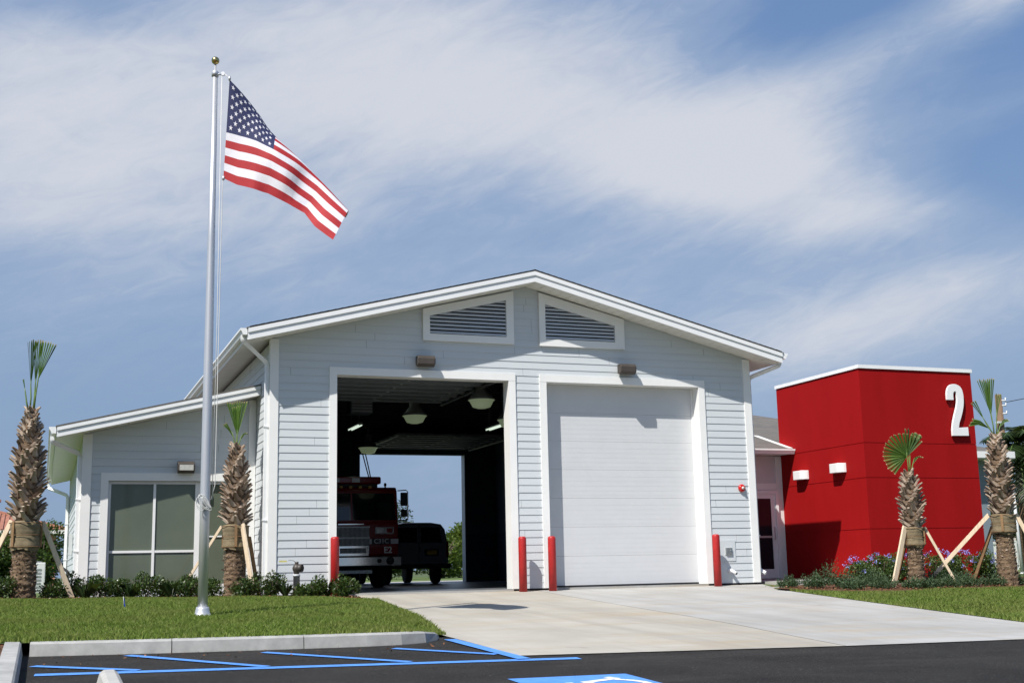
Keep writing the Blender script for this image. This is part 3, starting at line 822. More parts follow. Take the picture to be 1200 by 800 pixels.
g = MB(); wprism(g, 1.10, 1.128, .10, .222, -5.18, XE); wprism(g, 1.078, 1.127, .031, .103, -5.18, XE); g.build('fascia','metalwhite',WR)
g = MB(); g.box(-5.193,-5.181,1.13,WB+.55,wz(-5.18)-.21,wz(-5.18)-.035); g.build('eave_fascia','metalwhite',WR)
g = MB()
for k in range(18):
    xa = -5.12+k*.212
    if xa+.196 < XE: g.prism([(xa,1.135,wz(xa)-.206),(xa+.196,1.135,wz(xa+.196)-.206),(xa+.196,1.135,wz(xa+.196)-.212),(xa,1.135,wz(xa)-.212)],(0,.52,0))
g.build('soffit_board','soffit',WR)
gutter('gutter', -5.195, -1, wz(-5.18)-.03, 1.10, WB+.55, WR)
downspout([(-5.26,1.22,3.08),(-5.26,1.22,2.98),(WX-.075,1.80,2.80),(WX-.075,1.80,.3),(WX-.12,1.72,.18)], B, (1.9,.9), None)
downspout([(-5.26,WB+.3,3.08),(-5.26,WB+.3,2.96),(WX-.075,WB-.15,2.72),(WX-.075,WB-.15,.2),(WX-.12,WB-.2,.1)], B, (1.9,.9), None)
# wing window
a, c, z0, z1 = wing_open
g = MB(); g.box(a-.145,a,WY-.035,WY,.0,z1); g.box(c,c+.12,WY-.035,WY,.0,z1); g.box(a-.145,c+.12,WY-.038,WY,z1,z1+.155)
g.build('window_trim','white',B)
f = MB(); y0, y1 = WY+.05, WY+.12
for x0, x1 in ((a,a+.055),(-3.315,-3.265),(-2.50,-2.26),(c-.05,c)): f.box(x0,x1,y0,y1,z0,z1)
def rail(x0, x1, za, zb_): f.box(x0+.001,x1-.001,y0+.004,y1-.004,za,zb_)
for x0, x1 in ((a+.055,-3.315),(-3.265,-2.50)):
    rail(x0,x1,z1-.06,z1); rail(x0,x1,.862,.908); rail(x0,x1,z0,z0+.06)
rail(-2.26,c-.05,z1-.06,z1); rail(-2.26,c-.05,1.155,1.182); rail(-2.26,c-.05,z0,z0+.13)
WF = f.build('window','metalwhite',B); WF['label'] = 'wide white framed office window of six tinted panes'
for x0,x1,za,zb_ in ((a+.05,-3.31,z0+.05,.87),(a+.05,-3.31,.9,z1-.05),(-3.27,-2.495,z0+.05,.87),(-3.27,-2.495,.9,z1-.05),(-2.265,c-.045,z0+.12,1.16),(-2.265,c-.045,1.175,z1-.05)):
    g = MB(); g.box(x0,x1,y0+.025,y0+.035,za,zb_); g.build('pane','glass',WF)

# ---------------- entry link, tower, rear wing
g = MB(); g.box(9.45,12.44,3.6,3.8,-.2,3.12); g.build('link_wall','panel',B)
g = MB(); g.box(12.27,12.448,3.565,3.598,.0,3.10); g.box(11.0,12.268,3.57,3.598,2.24,2.42); g.build('link_trim','white',B)
ED = MB(); ED.box(11.05,11.13,3.5,3.597,.02,2.23); ED.box(12.18,12.262,3.5,3.597,.02,2.23); ED.box(11.13,12.18,3.5,3.597,2.15,2.23)
ED.box(11.13,11.22,3.53,3.57,.03,2.15); ED.box(12.05,12.18,3.53,3.57,.03,2.15); ED.box(11.22,12.05,3.53,3.57,.03,.26); ED.box(11.22,12.05,3.53,3.57,2.03,2.15)
ED = ED.build('entry_door','metalwhite',B); ED['label'] = 'white framed glass entry door'
g = MB(); g.box(11.21,12.06,3.545,3.555,.25,2.04); g.build('pane','doorglass',ED)
g = MB(); g.tube([(12.10,3.52,1.0),(12.10,3.47,1.0),(12.10,3.47,1.3),(12.10,3.52,1.3)],.012,8); g.build('handle','steel',ED)
g = MB(); g.box(11.22,12.05,3.528,3.544,1.04,1.09); g.build('push_bar','steel',ED)
LZ = lambda y: 3.27 + .30*(y-3.0)
g = MB(); g.prism([(9.5,2.97,LZ(2.97)),(9.5,6.2,LZ(6.2)),(9.5,6.2,LZ(6.2)-.03),(9.5,2.97,LZ(2.97)-.03)],(2.94,0,0))
LR = g.build('link_roof','shingle',B)
g = MB(); g.prism([(9.5,3.0,LZ(3)-.032),(9.5,6.2,LZ(6.2)-.032),(9.5,6.2,LZ(6.2)-.1),(9.5,3.6,3.13),(9.5,3.0,3.13)],(2.94,0,0)); g.build('soffit','soffit',LR)
g = MB(); g.prism([(9.9,2.998-u,LZ(3)-.03+v) for u,v in ((0,0),(0,-.125),(.08,-.125),(.10,-.07),(.13,-.04),(.13,0))],(2.54,0,0)); g.build('gutter','metalwhite',LR)
g = MB(); g.prism([(12.30,2.98,LZ(2.98)+.004),(12.44,2.98,LZ(2.98)+.004),(12.44,4.6,LZ(4.6)+.004),(12.30,4.6,LZ(4.6)+.004)],(0,0,.01)); g.build('flashing','white',LR)
TX0, TX1, TY0, TY1, TZ = 12.45, 15.70, .05, 3.60, 4.87
g = MB(); g.box(TX0+.012,TX1-.012,TY0+.012,TY1,-.35,TZ-.01)
zz = [-.34,1.135,2.31,3.12,TZ]
for za, zb_ in zip(zz,zz[1:]):
    za += .007; zb_ -= .007
    g.box(TX0,TX1,TY0,TY0+.011,za,zb_); g.box(TX0,TX0+.011,TY0+.0112,TY1,za,zb_); g.box(TX1-.011,TX1,TY0+.0112,TY1,za,zb_)
TWR = g.build('entrance_tower','red',B); TWR['label'] = 'tall red panelled tower beside the entry door'
g = MB(); g.box(TX0-.03,TX1+.03,TY0-.03,TY1+.03,TZ,TZ+.085); g.build('coping','metalwhite',TWR)
g = MB(); g.box(9.45,19.20,3.82,13,-.35,3.15); g.build('rear_wing_wall','panel',B)
g = MB(); g.box(18.95,19.23,3.78,3.818,-.1,3.14); g.box(19.202,19.23,3.82,3.95,-.1,3.14); g.build('corner_board','slate',B)  # this board's shade is put into its colour
g = MB(); e0, e1, yA, yB_ = 12.46, 19.75, 3.2, 13.6
ze, zr_ = 3.30, 4.26
rl = [(e0,6.5,zr_),(17.0,8.4,4.86)]
o_ = g.add([(e0,yA,ze),(e1,yA,ze),(e1,yB_,ze),(e0,yB_,ze),(e0,8.4,4.86),(14.3,8.4,4.86)])
for q in ((0,1,5,4),(1,2,5),(2,3,4,5),(0,4,3),(3,2,1,0)): g.face([o_+i for i in q])
RW = g.build('rear_wing_roof','shingle',B)
g = MB(); g.box(12.5,e1-.01,yA-.001,yA+.02,3.12,3.298); g.box(e1-.02,e1+.002,yA+.021,yB_,3.12,3.298); g.box(15.8,e1-.022,yA+.022,3.8,3.10,3.13); g.box(19.24,e1-.022,3.801,yB_,3.10,3.13)
g.build('eave_trim','metalwhite',RW)
# ================================================================== FIXTURES
def flood(x, y, z, w, h, label, face='-y'):
    T_ = thing('flood_light', (x,y,z-h/2), label, 'wall light', 'dark bronze wall floodlights')
    g = MB(); g.prism([(x-w/2,y,z-h/2+.03),(x-w/2,y-.10,z-h/2),(x-w/2,y-.19,z-h/2+.05),(x-w/2,y-.20,z+h/2-.06),(x-w/2,y-.14,z+h/2),(x-w/2,y,z+h/2)],(w,0,0))
    g.build('housing','bronze',T_,bevel=.012)
    g = MB(); g.box(x-w/2+.03,x+w/2-.03,y-.212,y-.19,z-h/2+.055,z+h/2-.075); g.build('lens','bronze' if label.endswith('door') else 'lens',T_)
    g = MB(); g.box(x-.06,x+.06,y,y+.03,z-.06,z+.06); g.build('back_plate','bronze',T_)
flood(1.80,-.048,4.585,.37,.23,'bronze floodlight above the open bay door')
flood(6.33,-.048,4.585,.37,.23,'bronze floodlight above the closed white bay door')
flood(-2.715,WY-.048,2.535,.33,.24,'bronze floodlight with pale lens above the office window')
def sconce(yc, zc, label):
    T_ = thing('wall_sconce', (TX0,yc,zc), label, 'wall light', 'white half round sconces')
    g = MB(); n = 14; w, d_, h = .50, .20, .22
    pts = [(TX0-.001-d_*min(1,1.25*math.sin(math.pi*i/n)), yc-w/2*math.cos(math.pi*i/n)) for i in range(n+1)]
    o_ = g.add([(x,y,zc) for x,y in pts]+[(x,y,zc+h) for x,y in pts]); m_ = n+1
    for i in range(n): g.face((o_+i,o_+i+1,o_+m_+i+1,o_+m_+i))
    g.face([o_+i for i in reversed(range(m_))]); g.face([o_+m_+i for i in range(m_)]); g.face((o_,o_+m_,o_+2*m_-1,o_+n))
    g.build('shade','metalwhite',T_,bevel=.008)
    g = MB(); g.box(TX0-.02,TX0-.002,yc-.1,yc+.1,zc+.04,zc+.16); g.build('back_plate','metalwhite',T_)
sconce(2.60,2.44,'white half round sconce on the red wall nearer the entry door')
sconce(1.03,2.49,'white half round sconce on the red wall nearer the tower corner')
# numeral on the tower
out = [(170,515),(293,513),(292,457),(222,462),(230,430),(246,395),(263,350),(274,305),(277,255),(271,215),(254,190),(226,178),(198,178),(172,190),(157,215),(150,245),(150,282),(200,282),(200,252),(203,234),(213,225),(222,229),(226,247),(225,288),(215,330),(196,380),(180,430),(171,475)]
def spline(P, sharp):
    res = []; n = len(P)
    for i in range(n):
        p0,p1,p2,p3 = P[i-1],P[i],P[(i+1)%n],P[(i+2)%n]
        if i in sharp: p0 = p1
        if (i+1) % n in sharp: p3 = p2
        if i in sharp and (i+1) % n in sharp: res.append(p1); continue
        for k in range(6):
            t = k/6
            res.append(tuple(.5*((2*b)+(-a+c)*t+(2*a-5*b+4*c-d)*t*t+(-a+3*b-3*c+d)*t**3) for a,b,c,d in zip(p0,p1,p2,p3)))
    return res
out = spline(out, {0,1,2,3,16,17})
g = MB(); g.prism([(14.875+(x-150)*.0039, TY0-.085, 3.315+(514-y)*.00371) for x,y in out],(0,.055,0))
o = single(g,'number_sign','metalwhite',(15.1,TY0-.05,3.31),'large raised white numeral 2 on the red tower','sign',bevel=.006)
for x,z in ((15.0,3.42),(15.3,3.42),(15.3,4.2),(14.95,4.35)):
    g = MB(); g.tube([(x-15.1,.02,z-3.31),(x-15.1,.055,z-3.31)],.012,8); g.build('standoff','steel',o)
# alarm beacon, box, spigot
T_ = thing('alarm_beacon', (9.09,-.02,2.05),'small round red alarm beacon near the right corner board','alarm')
g = MB(); g.lathe([(.085,0),(.085,.03),(.07,.05),(.05,.06)],(9.09,-.014,2.05),20,(0,-1,0)); g.build('base','redlens',T_)
g = MB(); g.lathe([(.034,0),(.034,.03),(.025,.045),(.0,.05)],(9.09,-.07,2.05),16,(-.2,-.95,.0)); g.build('dome','lens',T_)
T_ = thing('outlet_box', (8.67,-.03,.61),'small grey metal outlet box on the siding beside the right bollard','outlet box')
g = MB(); g.box(8.60,8.75,-.06,-.026,.615,.755); g.build('cover','galv',T_,bevel=.005)
g = MB(); g.box(8.585,8.765,-.034,-.0255,.60,.77); g.build('plate','acgrey',T_)
g = MB(); g.lathe([(.016,0),(.016,.012)],(8.72,-.06,.69),12,(0,-1,0)); g.build('latch','chrome',T_)
T_ = thing('drain_spout', (8.72,0,.24),'short white drain pipe sticking out of the siding','pipe')
g = MB(); g.tube([(8.70,-.005,.27),(8.70,-.06,.27),(8.76,-.17,.20)],.036,14); g.build('pipe','metalwhite',T_)
g = MB(); g.lathe([(.055,0),(.055,.012)],(8.70,-.018,.27),16,(0,-1,0)); g.build('flange','metalwhite',T_)
g = MB(); g.lathe([(.030,0),(.030,.004)],(8.7605,-.1712,.1992),14,(.45,-.82,-.5)); g.build('opening','dark',T_)

# bollards
def bollard(x, y, z, h, label):
    g = MB(); r = .082; g.lathe([(r,-.1),(r,h-.05),(r*.96,h-.028),(r*.8,h-.012),(r*.5,h-.002),(.01,h)],(x,y,z),28)
    single(g,'bollard','redpaint',(x,y,z),label,'bollard','red bollards beside the bay doors')
bollard(-.09,-.30,-.05,1.13,'red bollard left of the open bay, rising behind a leafy shrub')
bollard(3.76,-.30,-.075,1.12,'red bollard at the right side of the open bay')
bollard(4.405,-.30,-.075,1.12,'red bollard at the left side of the closed white door')
bollard(8.22,-.30,-.095,1.14,'red bollard at the right side of the closed white door')

# standpipe
bx, by = -.90, -.72; bz = z_lawnl(bx,by)
T_ = thing('standpipe', (bx,by,bz),'grey standpipe with brass valve in the shrub bed by the siding','pipe')
g = MB(); g.lathe([(.060,-.05),(.060,.40),(.066,.40),(.066,.44)],(bx,by,bz),18); g.build('pipe','acgrey',T_)
g = MB(); g.lathe([(.045,.44),(.05,.47),(.075,.52),(.08,.56),(.06,.60),(.03,.63)],(bx,by,bz),18); g.lathe([(.06,-.02),(.07,.03),(.07,.09)],(bx+.02,by-.02,bz+.55),18,(.8,-.6,0)); g.build('valve','bronze',T_)
g = MB(); g.lathe([(.05,.0),(.05,.006)],(bx+.096,by-.077,bz+.55),18,(.8,-.6,0)); g.build('outlet','dark',T_)
g = MB(); g.tube([(bx,by,bz+.62),(bx,by,bz+.67)],.035,12); g.build('cap','bronze',T_)
g = MB(); g.tube([(bx-.02,by,bz+.65),(bx-.06,by-.01,bz+.69),(bx-.14,by-.01,bz+.70),(bx-.20,by-.02,bz+.69)],.005,6); hz = g.build('wire','galv',T_)
g = MB(); g.box(bx-.33,bx-.19,by-.03,by-.026,bz+.665,bz+.695); g.build('tag','yellow',T_)

# blue utility marker in the lawn
mx, my = -4.20,-5.05; mz = z_lawnl(mx,my)
T_ = thing('marker_flag', (mx,my,mz),'tiny blue utility marker flag stuck in the left lawn','marker')
g = MB(); g.tube([(mx,my,mz-.02),(mx-.02,my,mz+.20)],.004,6); g.build('wire','galv',T_)
g = MB(); n = 6
for i in range(n):
    t, t2 = i/n, (i+1)/n
    def fp(t,s): return (mx-.018+.03*t+.012*math.sin(t*6), my+.012*math.sin(t*5+s), mz+.195-.11*t-s*.045)
    g.poly([fp(t,0),fp(t2,0),fp(t2,1),fp(t,1)])
g.build('pennant','blueflag',T_,fix=False)

# ================================================================== FLAGPOLE + FLAG
fx, fy = -3.31, -6.82; fz = z_lawnl(fx,fy); PH = 7.63
T_ = thing('flagpole', (fx,fy,fz),'tall tapered aluminium flagpole standing in the left lawn','flagpole')
g = MB(); g.lathe([(.066,-.1),(.066,1.6),(.063,3.2),(.052,5.2),(.039,PH)],(fx,fy,fz),32); g.build('shaft','steel',T_)
g = MB(); g.lathe([(.17,0),(.165,.012),(.12,.03),(.098,.065),(.09,.11),(.082,.14)],(fx,fy,fz),32); g.build('base_collar','steel',T_)
g = MB(); g.lathe([(.05,PH-.03),(.05,PH+.04),(.03,PH+.06),(.014,PH+.07),(.014,PH+.17)],(fx,fy,fz),20); g.build('truck_cap','steel',T_)
g = MB(); c_ = PH+.215; g.lathe([(.057*math.sin(math.pi*i/14), c_-.057*math.cos(math.pi*i/14)) for i in range(15)],(fx,fy,fz),24); g.build('ball','gold',T_)
g = MB(); hd = Vector((.92,-.39,0)); q = Vector((fx,fy,fz+PH+.01)); g.tube([q,q+hd*.10+Vector((0,0,-.01))],.014,8); g.lathe([(.03,-.012),(.03,.012)],q+hd*.115,14,(.39,.92,0)); g.build('pulley','steel',T_)
# flag geometry
FD = Vector((1.65,-.63,0)).normalized(); FN = Vector((-FD.y, FD.x, 0))      # FN points away from the road
F0 = Vector((-3.13,-6.93,0))
TOPC = [(.011,7.385),(.205,7.204),(.448,6.968),(.71,6.678),(.93,6.433),(1.17,6.172),(1.368,5.962),(1.565,5.733),(1.762,5.505)]
BOTC = [(-.046,5.913),(.153,5.806),(.389,5.74),(.586,5.686),(.783,5.568),(.941,5.475),(1.098,5.399),(1.256,5.193),(1.518,4.978)]
TU = [0,.11,.245,.40,.53,.67,.78,.89,1.0]
def fcurve(c, u): return np.interp(u, TU, [p[0] for p in c]), np.interp(u, TU, [p[1] for p in c])
def fw_(u, v):
    a_ = v**(1+1.75*u)
    c = .66*(1-math.exp(-u/.53)); s_ = .05
    sp = lambda q: s_*math.log1p(math.exp(q/s_)) if q < .8 else q
    p_ = (sp(v-c)-sp(-c))/(sp(1-c)-sp(-c))
    t = min(1,max(0,(u-.25)/.55)); t = t*t*(3-2*t)
    return lerp(a_, p_, t)
VN = 61
DEPT = {}
def fdep(u, v):
    k = round(u*400)
    if k not in DEPT:
        u_ = k/400
        tx, tz = fcurve(TOPC,u_); bx_, bz_ = fcurve(BOTC,u_); Hi = math.hypot(tx-bx_, tz-bz_)
        d = [0]; 
        for i in range(VN-1,0,-1):
            dw = (fw_(u_,i/(VN-1))-fw_(u_,(i-1)/(VN-1)))*Hi; L = 1.47/(VN-1)
            d.append(d[-1]+.50*math.sqrt(max(0,L*L-dw*dw))*min(1,u_*3))
        DEPT[k] = d[::-1]
    return float(np.interp(v, np.linspace(0,1,VN), DEPT[k]))
def fpt(u, v, off=0):
    """u along the fly, v from head (0) to foot (1)"""
    u = max(0,u); v = min(1,max(0,v)); w = fw_(u,v)
    tx, tz = fcurve(TOPC, u); bx_, bz_ = fcurve(BOTC, u)
    h = lerp(tx,bx_,w); z = lerp(tz,bz_,w)
    dep = fdep(u,v) + .045*math.sin(7.5*u+2.2*v+.6)*min(1,u*4) + .022*math.sin(15*u-5*v+1)*min(1,u*3) + .010*math.sin(31*u+9*v)*u
    z += .012*math.sin(11*u+1)*(.3+u)*v; h -= fdep(u,v)*.28; z -= fdep(u,v)*.05
    return F0 + FD*h + Vector((0,0,z)) + FN*(dep+off)
FLG = MB(); FLG.smooth = True
NU, NV = 96, 78
for j in range(NV+1):
    for i in range(NU+1): FLG.v.append(tuple(fpt(i/NU, j/NV)))
for j in range(NV):
    st = int(j/NV*13)
    for i in range(NU):
        FLG.mi = 2 if (st < 7 and i/NU < .40) else (0 if st % 2 == 0 else 1)
        a = j*(NU+1)+i; FLG.face((a,a+1,a+NU+2,a+NU+1))
FLG.smooth = False; FLG.mi = 1
for r_ in range(9):
    for c_ in range(11):
        if (r_+c_) % 2: continue
        uc, vc = (c_+1)/12*.40, (r_+1)/10*(7/13)
        for sgn in (-1,1):
            pts = []
            for k in range(10):
                rr_ = (.0308 if k % 2 == 0 else .0125)
                a = math.pi*k/5
                pts.append(fpt(uc + rr_*math.sin(a)/1.9*1.0, vc - rr_*math.cos(a)*1.0, sgn*.005))
            pc = fpt(uc, vc, sgn*.005)
            for k in range(10): FLG.poly([pc, pts[k], pts[(k+1)%10]])
single(FLG,'american_flag',['flagred','flagwhite','flagblue'],tuple(fpt(0,1)),'american flag with fifty stars drooping in a light breeze from the pole','flag',fix=False)
# halyard
g = MB(); top_ = q+hd*.14; ht = fpt(0,0)+Vector((0,0,.02)); hb = fpt(0,1)
g.tube([top_,ht],.006,6); g.tube([hb,Vector((hb.x-.01,hb.y,hb.z-.05)),(fx+.12,fy-.05,fz+1.75),(fx+.07,fy-.06,fz+1.55)],.005,6)
g.tube([top_-hd*.04,Vector((fx+.10,fy-.05,fz+4)),(fx+.085,fy-.06,fz+1.55)],.005,6)
hl = g.build('halyard','rope',T_)
for p in (ht,hb):
    g = MB(); g.lathe([(.016,-.03),(.02,0),(.016,.03)],p,8); g.build('snap_clip','steel',T_)
cz = fz+1.50; cp = Vector((fx,fy,cz)) + Vector((-.30,-.95,0))*.09
g = MB(); g.bar(cp+Vector((0,0,-.10)),cp+Vector((0,0,.10)),.03,.03,(1,0,0)); g.tube([cp+Vector((0,-.03,-.09)),cp+Vector((0,-.035,.09))],.012,8); g.build('cleat','galv',T_)
g = MB()
for k in range(7):
    ph = k*.8; rx = .07+.02*math.sin(k*2.1); rz = .10+.02*math.cos(k*1.7)
    g.tube([cp + Vector((rx*math.cos(t*math.pi/8+ph*.3)+.01*k-.03, -.04-.004*k, rz*math.sin(t*math.pi/8)*(1 if math.sin(t*math.pi/8) > 0 else .8))) for t in range(17)],.0045,5,caps=False)
g.build('rope_coil','rope',T_)

# ================================================================== PALMS
def palm(base, hb, hw, ht_, rb, rboot, fronds, label, seed, lean=(0,0)):
    """hb bark height, hw wrap top, ht_ top of the leaf bases"""
    rg = np.random.default_rng(seed); x0,y0,z0 = base
    T_ = thing('sabal_palm', base, label, 'palm tree', 'newly planted sabal palms')
    ax = lambda h: Vector((x0+lean[0]*h/ht_, y0+lean[1]*h/ht_, z0+h))
    g = MB(); g.smooth = True; n = 40; hs = np.linspace(-.06, hb+.15, 46)
    for j,h in enumerate(hs):
        r = rb*(1.10-.12*min(1,max(0,h)/.25) if h < .25 else .98 + .05*math.sin(h*5))
        c_ = ax(h)
        ring = .010*math.sin(h*70+math.sin(h*11)*2)
        for k in range(n):
            a = 2*math.pi*k/n
            rr_ = r*(1+.035*rg.normal()) + ring*.6
            g.v.append((c_.x+rr_*math.cos(a), c_.y+rr_*math.sin(a), c_.z+.01*rg.normal()))
    for j in range(len(hs)-1):
        for k in range(n): g.face((j*n+k, j*n+(k+1)%n, (j+1)*n+(k+1)%n, (j+1)*n+k))
    g.build('trunk','bark',T_,fix=False)
    # hanging fibre scraps on the bark
    P = []; m_ = 260
    for _ in range(m_):
        h = rg.uniform(.02,hb); a = rg.uniform(0,2*math.pi); c_ = ax(h); P.append((c_.x+rb*1.0*math.cos(a), c_.y+rb*1.0*math.sin(a), c_.z, math.cos(a), math.sin(a)))
    P = np.array(P); nr = np.stack([P[:,3]*.5,P[:,4]*.5,np.full(m_,.6)],1)
    quads(leaf_quads(rg, P[:,:3].copy(), rg.uniform(.03,.08,m_), rg.uniform(.015,.035,m_), nr, 0), 'bark_scrap', 'boot', T_)['kind'] = 'stuff'
    # burlap wrap with folds
    g = MB(); g.smooth = True; n = 44; hs = np.linspace(hb, hw, 16)
    for j,h in enumerate(hs):
        c_ = ax(h); t = j/15
        for k in range(n):
            a = 2*math.pi*k/n
            pad = .034 + .016*(abs(math.sin(2*a)))+.010*math.sin(5*a+h*9) + .014*(math.sin(t*math.pi*3)**2) - (.022 if .45 < t < .58 else 0) - (.02 if t < .05 or t > .95 else 0)
            g.v.append((c_.x+(rb+pad)*math.cos(a), c_.y+(rb+pad)*math.sin(a), c_.z + .015*math.sin(3*a+seed)*(1 if j in (0,1) else .3)))
    for j in range(15):
        for k in range(n): g.face((j*n+k, j*n+(k+1)%n, (j+1)*n+(k+1)%n, (j+1)*n+k))
    for jj in (0,15):
        o_ = jj*n; g.face([o_+k for k in range(n)])
    W_ = g.build('burlap_wrap','burlap',T_,fix=False)
    for k in range(3):
        a = 2*math.pi*k/3 + 1.1 + seed*.7; c0 = ax(hb+.06); c1 = ax(hw-.01); d = Vector((math.cos(a),math.sin(a),0))*(rb+.070)
        g = MB(); g.bar(c0+d, c1+d, .05,.025,(math.cos(a),math.sin(a),0)); g.build('batten','lumberdark',W_)
    for f in (.12,.52,.94):
        h = lerp(hb,hw,f); c_ = ax(h); g = MB(); g.tube([c_+Vector((math.cos(t*math.pi/12),math.sin(t*math.pi/12),0))*(rb+.071) for t in range(25)],.007,5,caps=False); g.build('tie_band','strap',W_)
    # core under the leaf bases
    H_ = ht_-hw
    rc = lambda t: lerp(rboot*.60, .07, max(0,(t-.5)/.5)**1.3) if t > .5 else rboot*.60
    g = MB(); g.lathe([(rc(t)*.95, hw-.02+H_*t) for t in (0,.2,.4,.55,.7,.85,1)],(x0,y0,z0),16)
    g.v = [(v[0]+lean[0]*(v[2]-z0)/ht_, v[1]+lean[1]*(v[2]-z0)/ht_, v[2]) for v in g.v]
    g.build('core','bark',T_)
    # cut leaf bases in crossing spirals
    g = MB(); nb = int(H_/.0135)
    for k in range(nb):
        t = k/nb; a = k*2.39996 + rg.normal()*.08; h = hw + H_*t*.985 - .02
        c_ = ax(h); rd = Vector((math.cos(a),math.sin(a),0)); tg = Vector((-rd.y,rd.x,0))
        r0 = rc(t)*.92; taper = lerp(1,.55,max(0,(t-.5)/.5))
        L = (.185+.05*rg.random())*taper; tilt = lerp(.92,1.18,t)+rg.normal()*.10
        out_ = (rd*math.cos(tilt)+Vector((0,0,1))*math.sin(tilt) + tg*rg.normal()*.12 + tg*(.48 if k % 2 else -.48)).normalized()
        p0 = c_ + rd*r0; w0 = (.125+.025*rg.random())*taper; w1 = w0*.5; th = .04
        p1 = p0 + out_*L*.6; p2 = p0 + out_*L + rd*.035*taper
        nrm_ = out_.cross(tg).normalized()
        if nrm_.dot(rd) < 0: nrm_ = -nrm_
        pts = []
        for p,w_,th_ in ((p0,w0,th),(p1,lerp(w0,w1,.75),th*.8),(p2,w1,th*.55)):
            pts += [p-tg*w_/2, p+nrm_*th_*.7, p+tg*w_/2, p-nrm_*th_]
        o_ = g.add(pts)
        for s_ in range(2):
            for q_ in range(4): g.face((o_+s_*4+q_, o_+s_*4+(q_+1)%4, o_+(s_+1)*4+(q_+1)%4, o_+(s_+1)*4+q_))
        g.face((o_+8,o_+9,o_+10,o_+11))
    o = g.build('leaf_base','boot',T_,fix=True); o['kind'] = 'stuff'
    for (off, tip, spread, plen, leaflen, nl, facing, droop, a0) in fronds:
        frond(T_, ax(ht_-.06)+Vector(off), Vector(tip), spread, plen, leaflen, nl, Vector(facing), droop, a0, rg)
def frond(T_, p, d, spread, plen, ll, nl, facing, droop, a0, rg):
    d = d.normalized(); hub = p + d*plen
    f = (facing - d*facing.dot(d)).normalized(); sd = d.cross(f).normalized()
    g = MB(); mid = p + d*plen*.5 + f*.015
    g.tube([p, mid, hub, hub+d*ll*.35],[.016,.013,.010,.004],6)
    F_ = g.build('frond','frondstem',T_)
    V = []; VT = []; clip = spread < 40
    for i in range(nl):
        t = i/(nl-1)*2-1; a = R(spread)*t + R(a0)
        pl = f*(.05*(1 if i % 2 else -1))            # pleated fan
        dr = (d*math.cos(a)+sd*math.sin(a)+pl).normalized()
        L = ll*(1/max(.7,math.cos(R(spread)*t)) if clip else 1-.12*abs(t)**1.5)*rg.uniform(.97,1.03)
        wv = (sd*math.cos(a)-d*math.sin(a)+ f*(.8 if i % 2 else -.8)*.5).normalized()
        hwid = max(.006, L*math.tan(R(spread)/max(1,nl-1))*1.05)
        dz = Vector((0,0,-1))*droop*L
        m1 = hub+dr*L*.55+dz*.25; tp = hub+dr*L+dz
        w1 = min(hwid*.7,.024); w2 = min(hwid*1.1, .030 if clip else .014)
        V.append([hub-wv*.004, m1-wv*w1, tp-wv*w2, tp+wv*w2, m1+wv*w1, hub+wv*.004])
        tt = hub+dr*L*1.035+dz
        VT.append([tp-wv*w2, tt-wv*w2*.8, tt+wv*w2*.8, tp+wv*w2])
    quads(np.array([[tuple(q_) for q_ in l] for l in V]), 'leaflets', 'frond', F_)['kind'] = 'stuff'
    quads(np.array([[tuple(q_) for q_ in l] for l in VT]), 'leaflet_tips', 'frondtip', F_)['kind'] = 'stuff'
FC = (-.353,-.936,.1)
rgt = lambda a,b,c=0: tuple(IR*a + IB*b + Vector((0,0,c)))
p1b, p2b, p3b, p4b = (-5.63,-.67,.03), (-1.87,.42,-.065), (11.65,-2.5,-.16), (13.70,-2.85,-.175)
UP = (0,0,1)
palm(p1b,.86,1.36,3.36,.200,.315,[
    (rgt(-.03,0),rgt(-.02,.02,1),5,.46,.76,8,rgt(1,-.5),0,0),
    (rgt(.03,0),rgt(.03,0,1),6,.48,.76,9,rgt(.6,-.8),0,0),
    (rgt(.04,0),rgt(.09,0,1),12,.56,.66,13,FC,.0,7),
    (rgt(-.06,0),rgt(-.20,0,1),3,.35,.22,4,FC,0,0)],'tallest trunk palm at the left edge with clipped upright fronds',1)
palm(p2b,.93,1.41,2.97,.197,.300,[
    (rgt(.0,0),rgt(-.02,0,1),17,.22,.64,18,FC,0,0),
    (rgt(.0,0),rgt(-.06,.1,1),10,.22,.58,9,rgt(-.5,-.8),0,-4),
    (rgt(-.02,0),rgt(-.22,-.1,.8),5,.20,.36,4,FC,.22,-10),
    (rgt(.02,0),rgt(.16,0,.6),4,.14,.30,3,FC,.5,8)],'sabal palm with a green fan tuft in front of the office window',2)
palm(p3b,.83,1.24,2.42,.160,.255,[
    (rgt(.0,0),rgt(-.03,0,1),95,.36,.50,36,FC,.0,-46),
    (rgt(.02,0),rgt(.02,.02,1),10,.30,.62,9,rgt(.9,-.4),0,0),
    (rgt(.02,0),rgt(.10,.05,1),12,.42,.44,5,FC,.0,20),
    (rgt(.04,0),rgt(.22,-.05,.75),5,.2,.40,4,FC,.55,8)],'short sabal palm with a round open fan in front of the red tower',3)
palm(p4b,1.08,1.50,3.22,.190,.285,[
    (rgt(-.02,0),rgt(-.06,0,1),13,.46,.74,17,FC,0,0),
    (rgt(-.02,0),rgt(-.06,.05,1),8,.44,.72,9,rgt(.4,-.9),0,0),
    (rgt(-.03,0),rgt(-.50,0,1),5,.40,.45,4,FC,.05,0),
    (rgt(.02,0),rgt(.10,0,1),4,.40,.50,4,FC,.0,4),
    (rgt(-.02,0),rgt(-.4,-.1,.6),9,.2,.50,5,FC,.35,-18),
    (rgt(.03,0),rgt(.25,0,.6),7,.2,.32,4,FC,.35,10)],'tall sabal palm right of the red tower by the lawn',4)
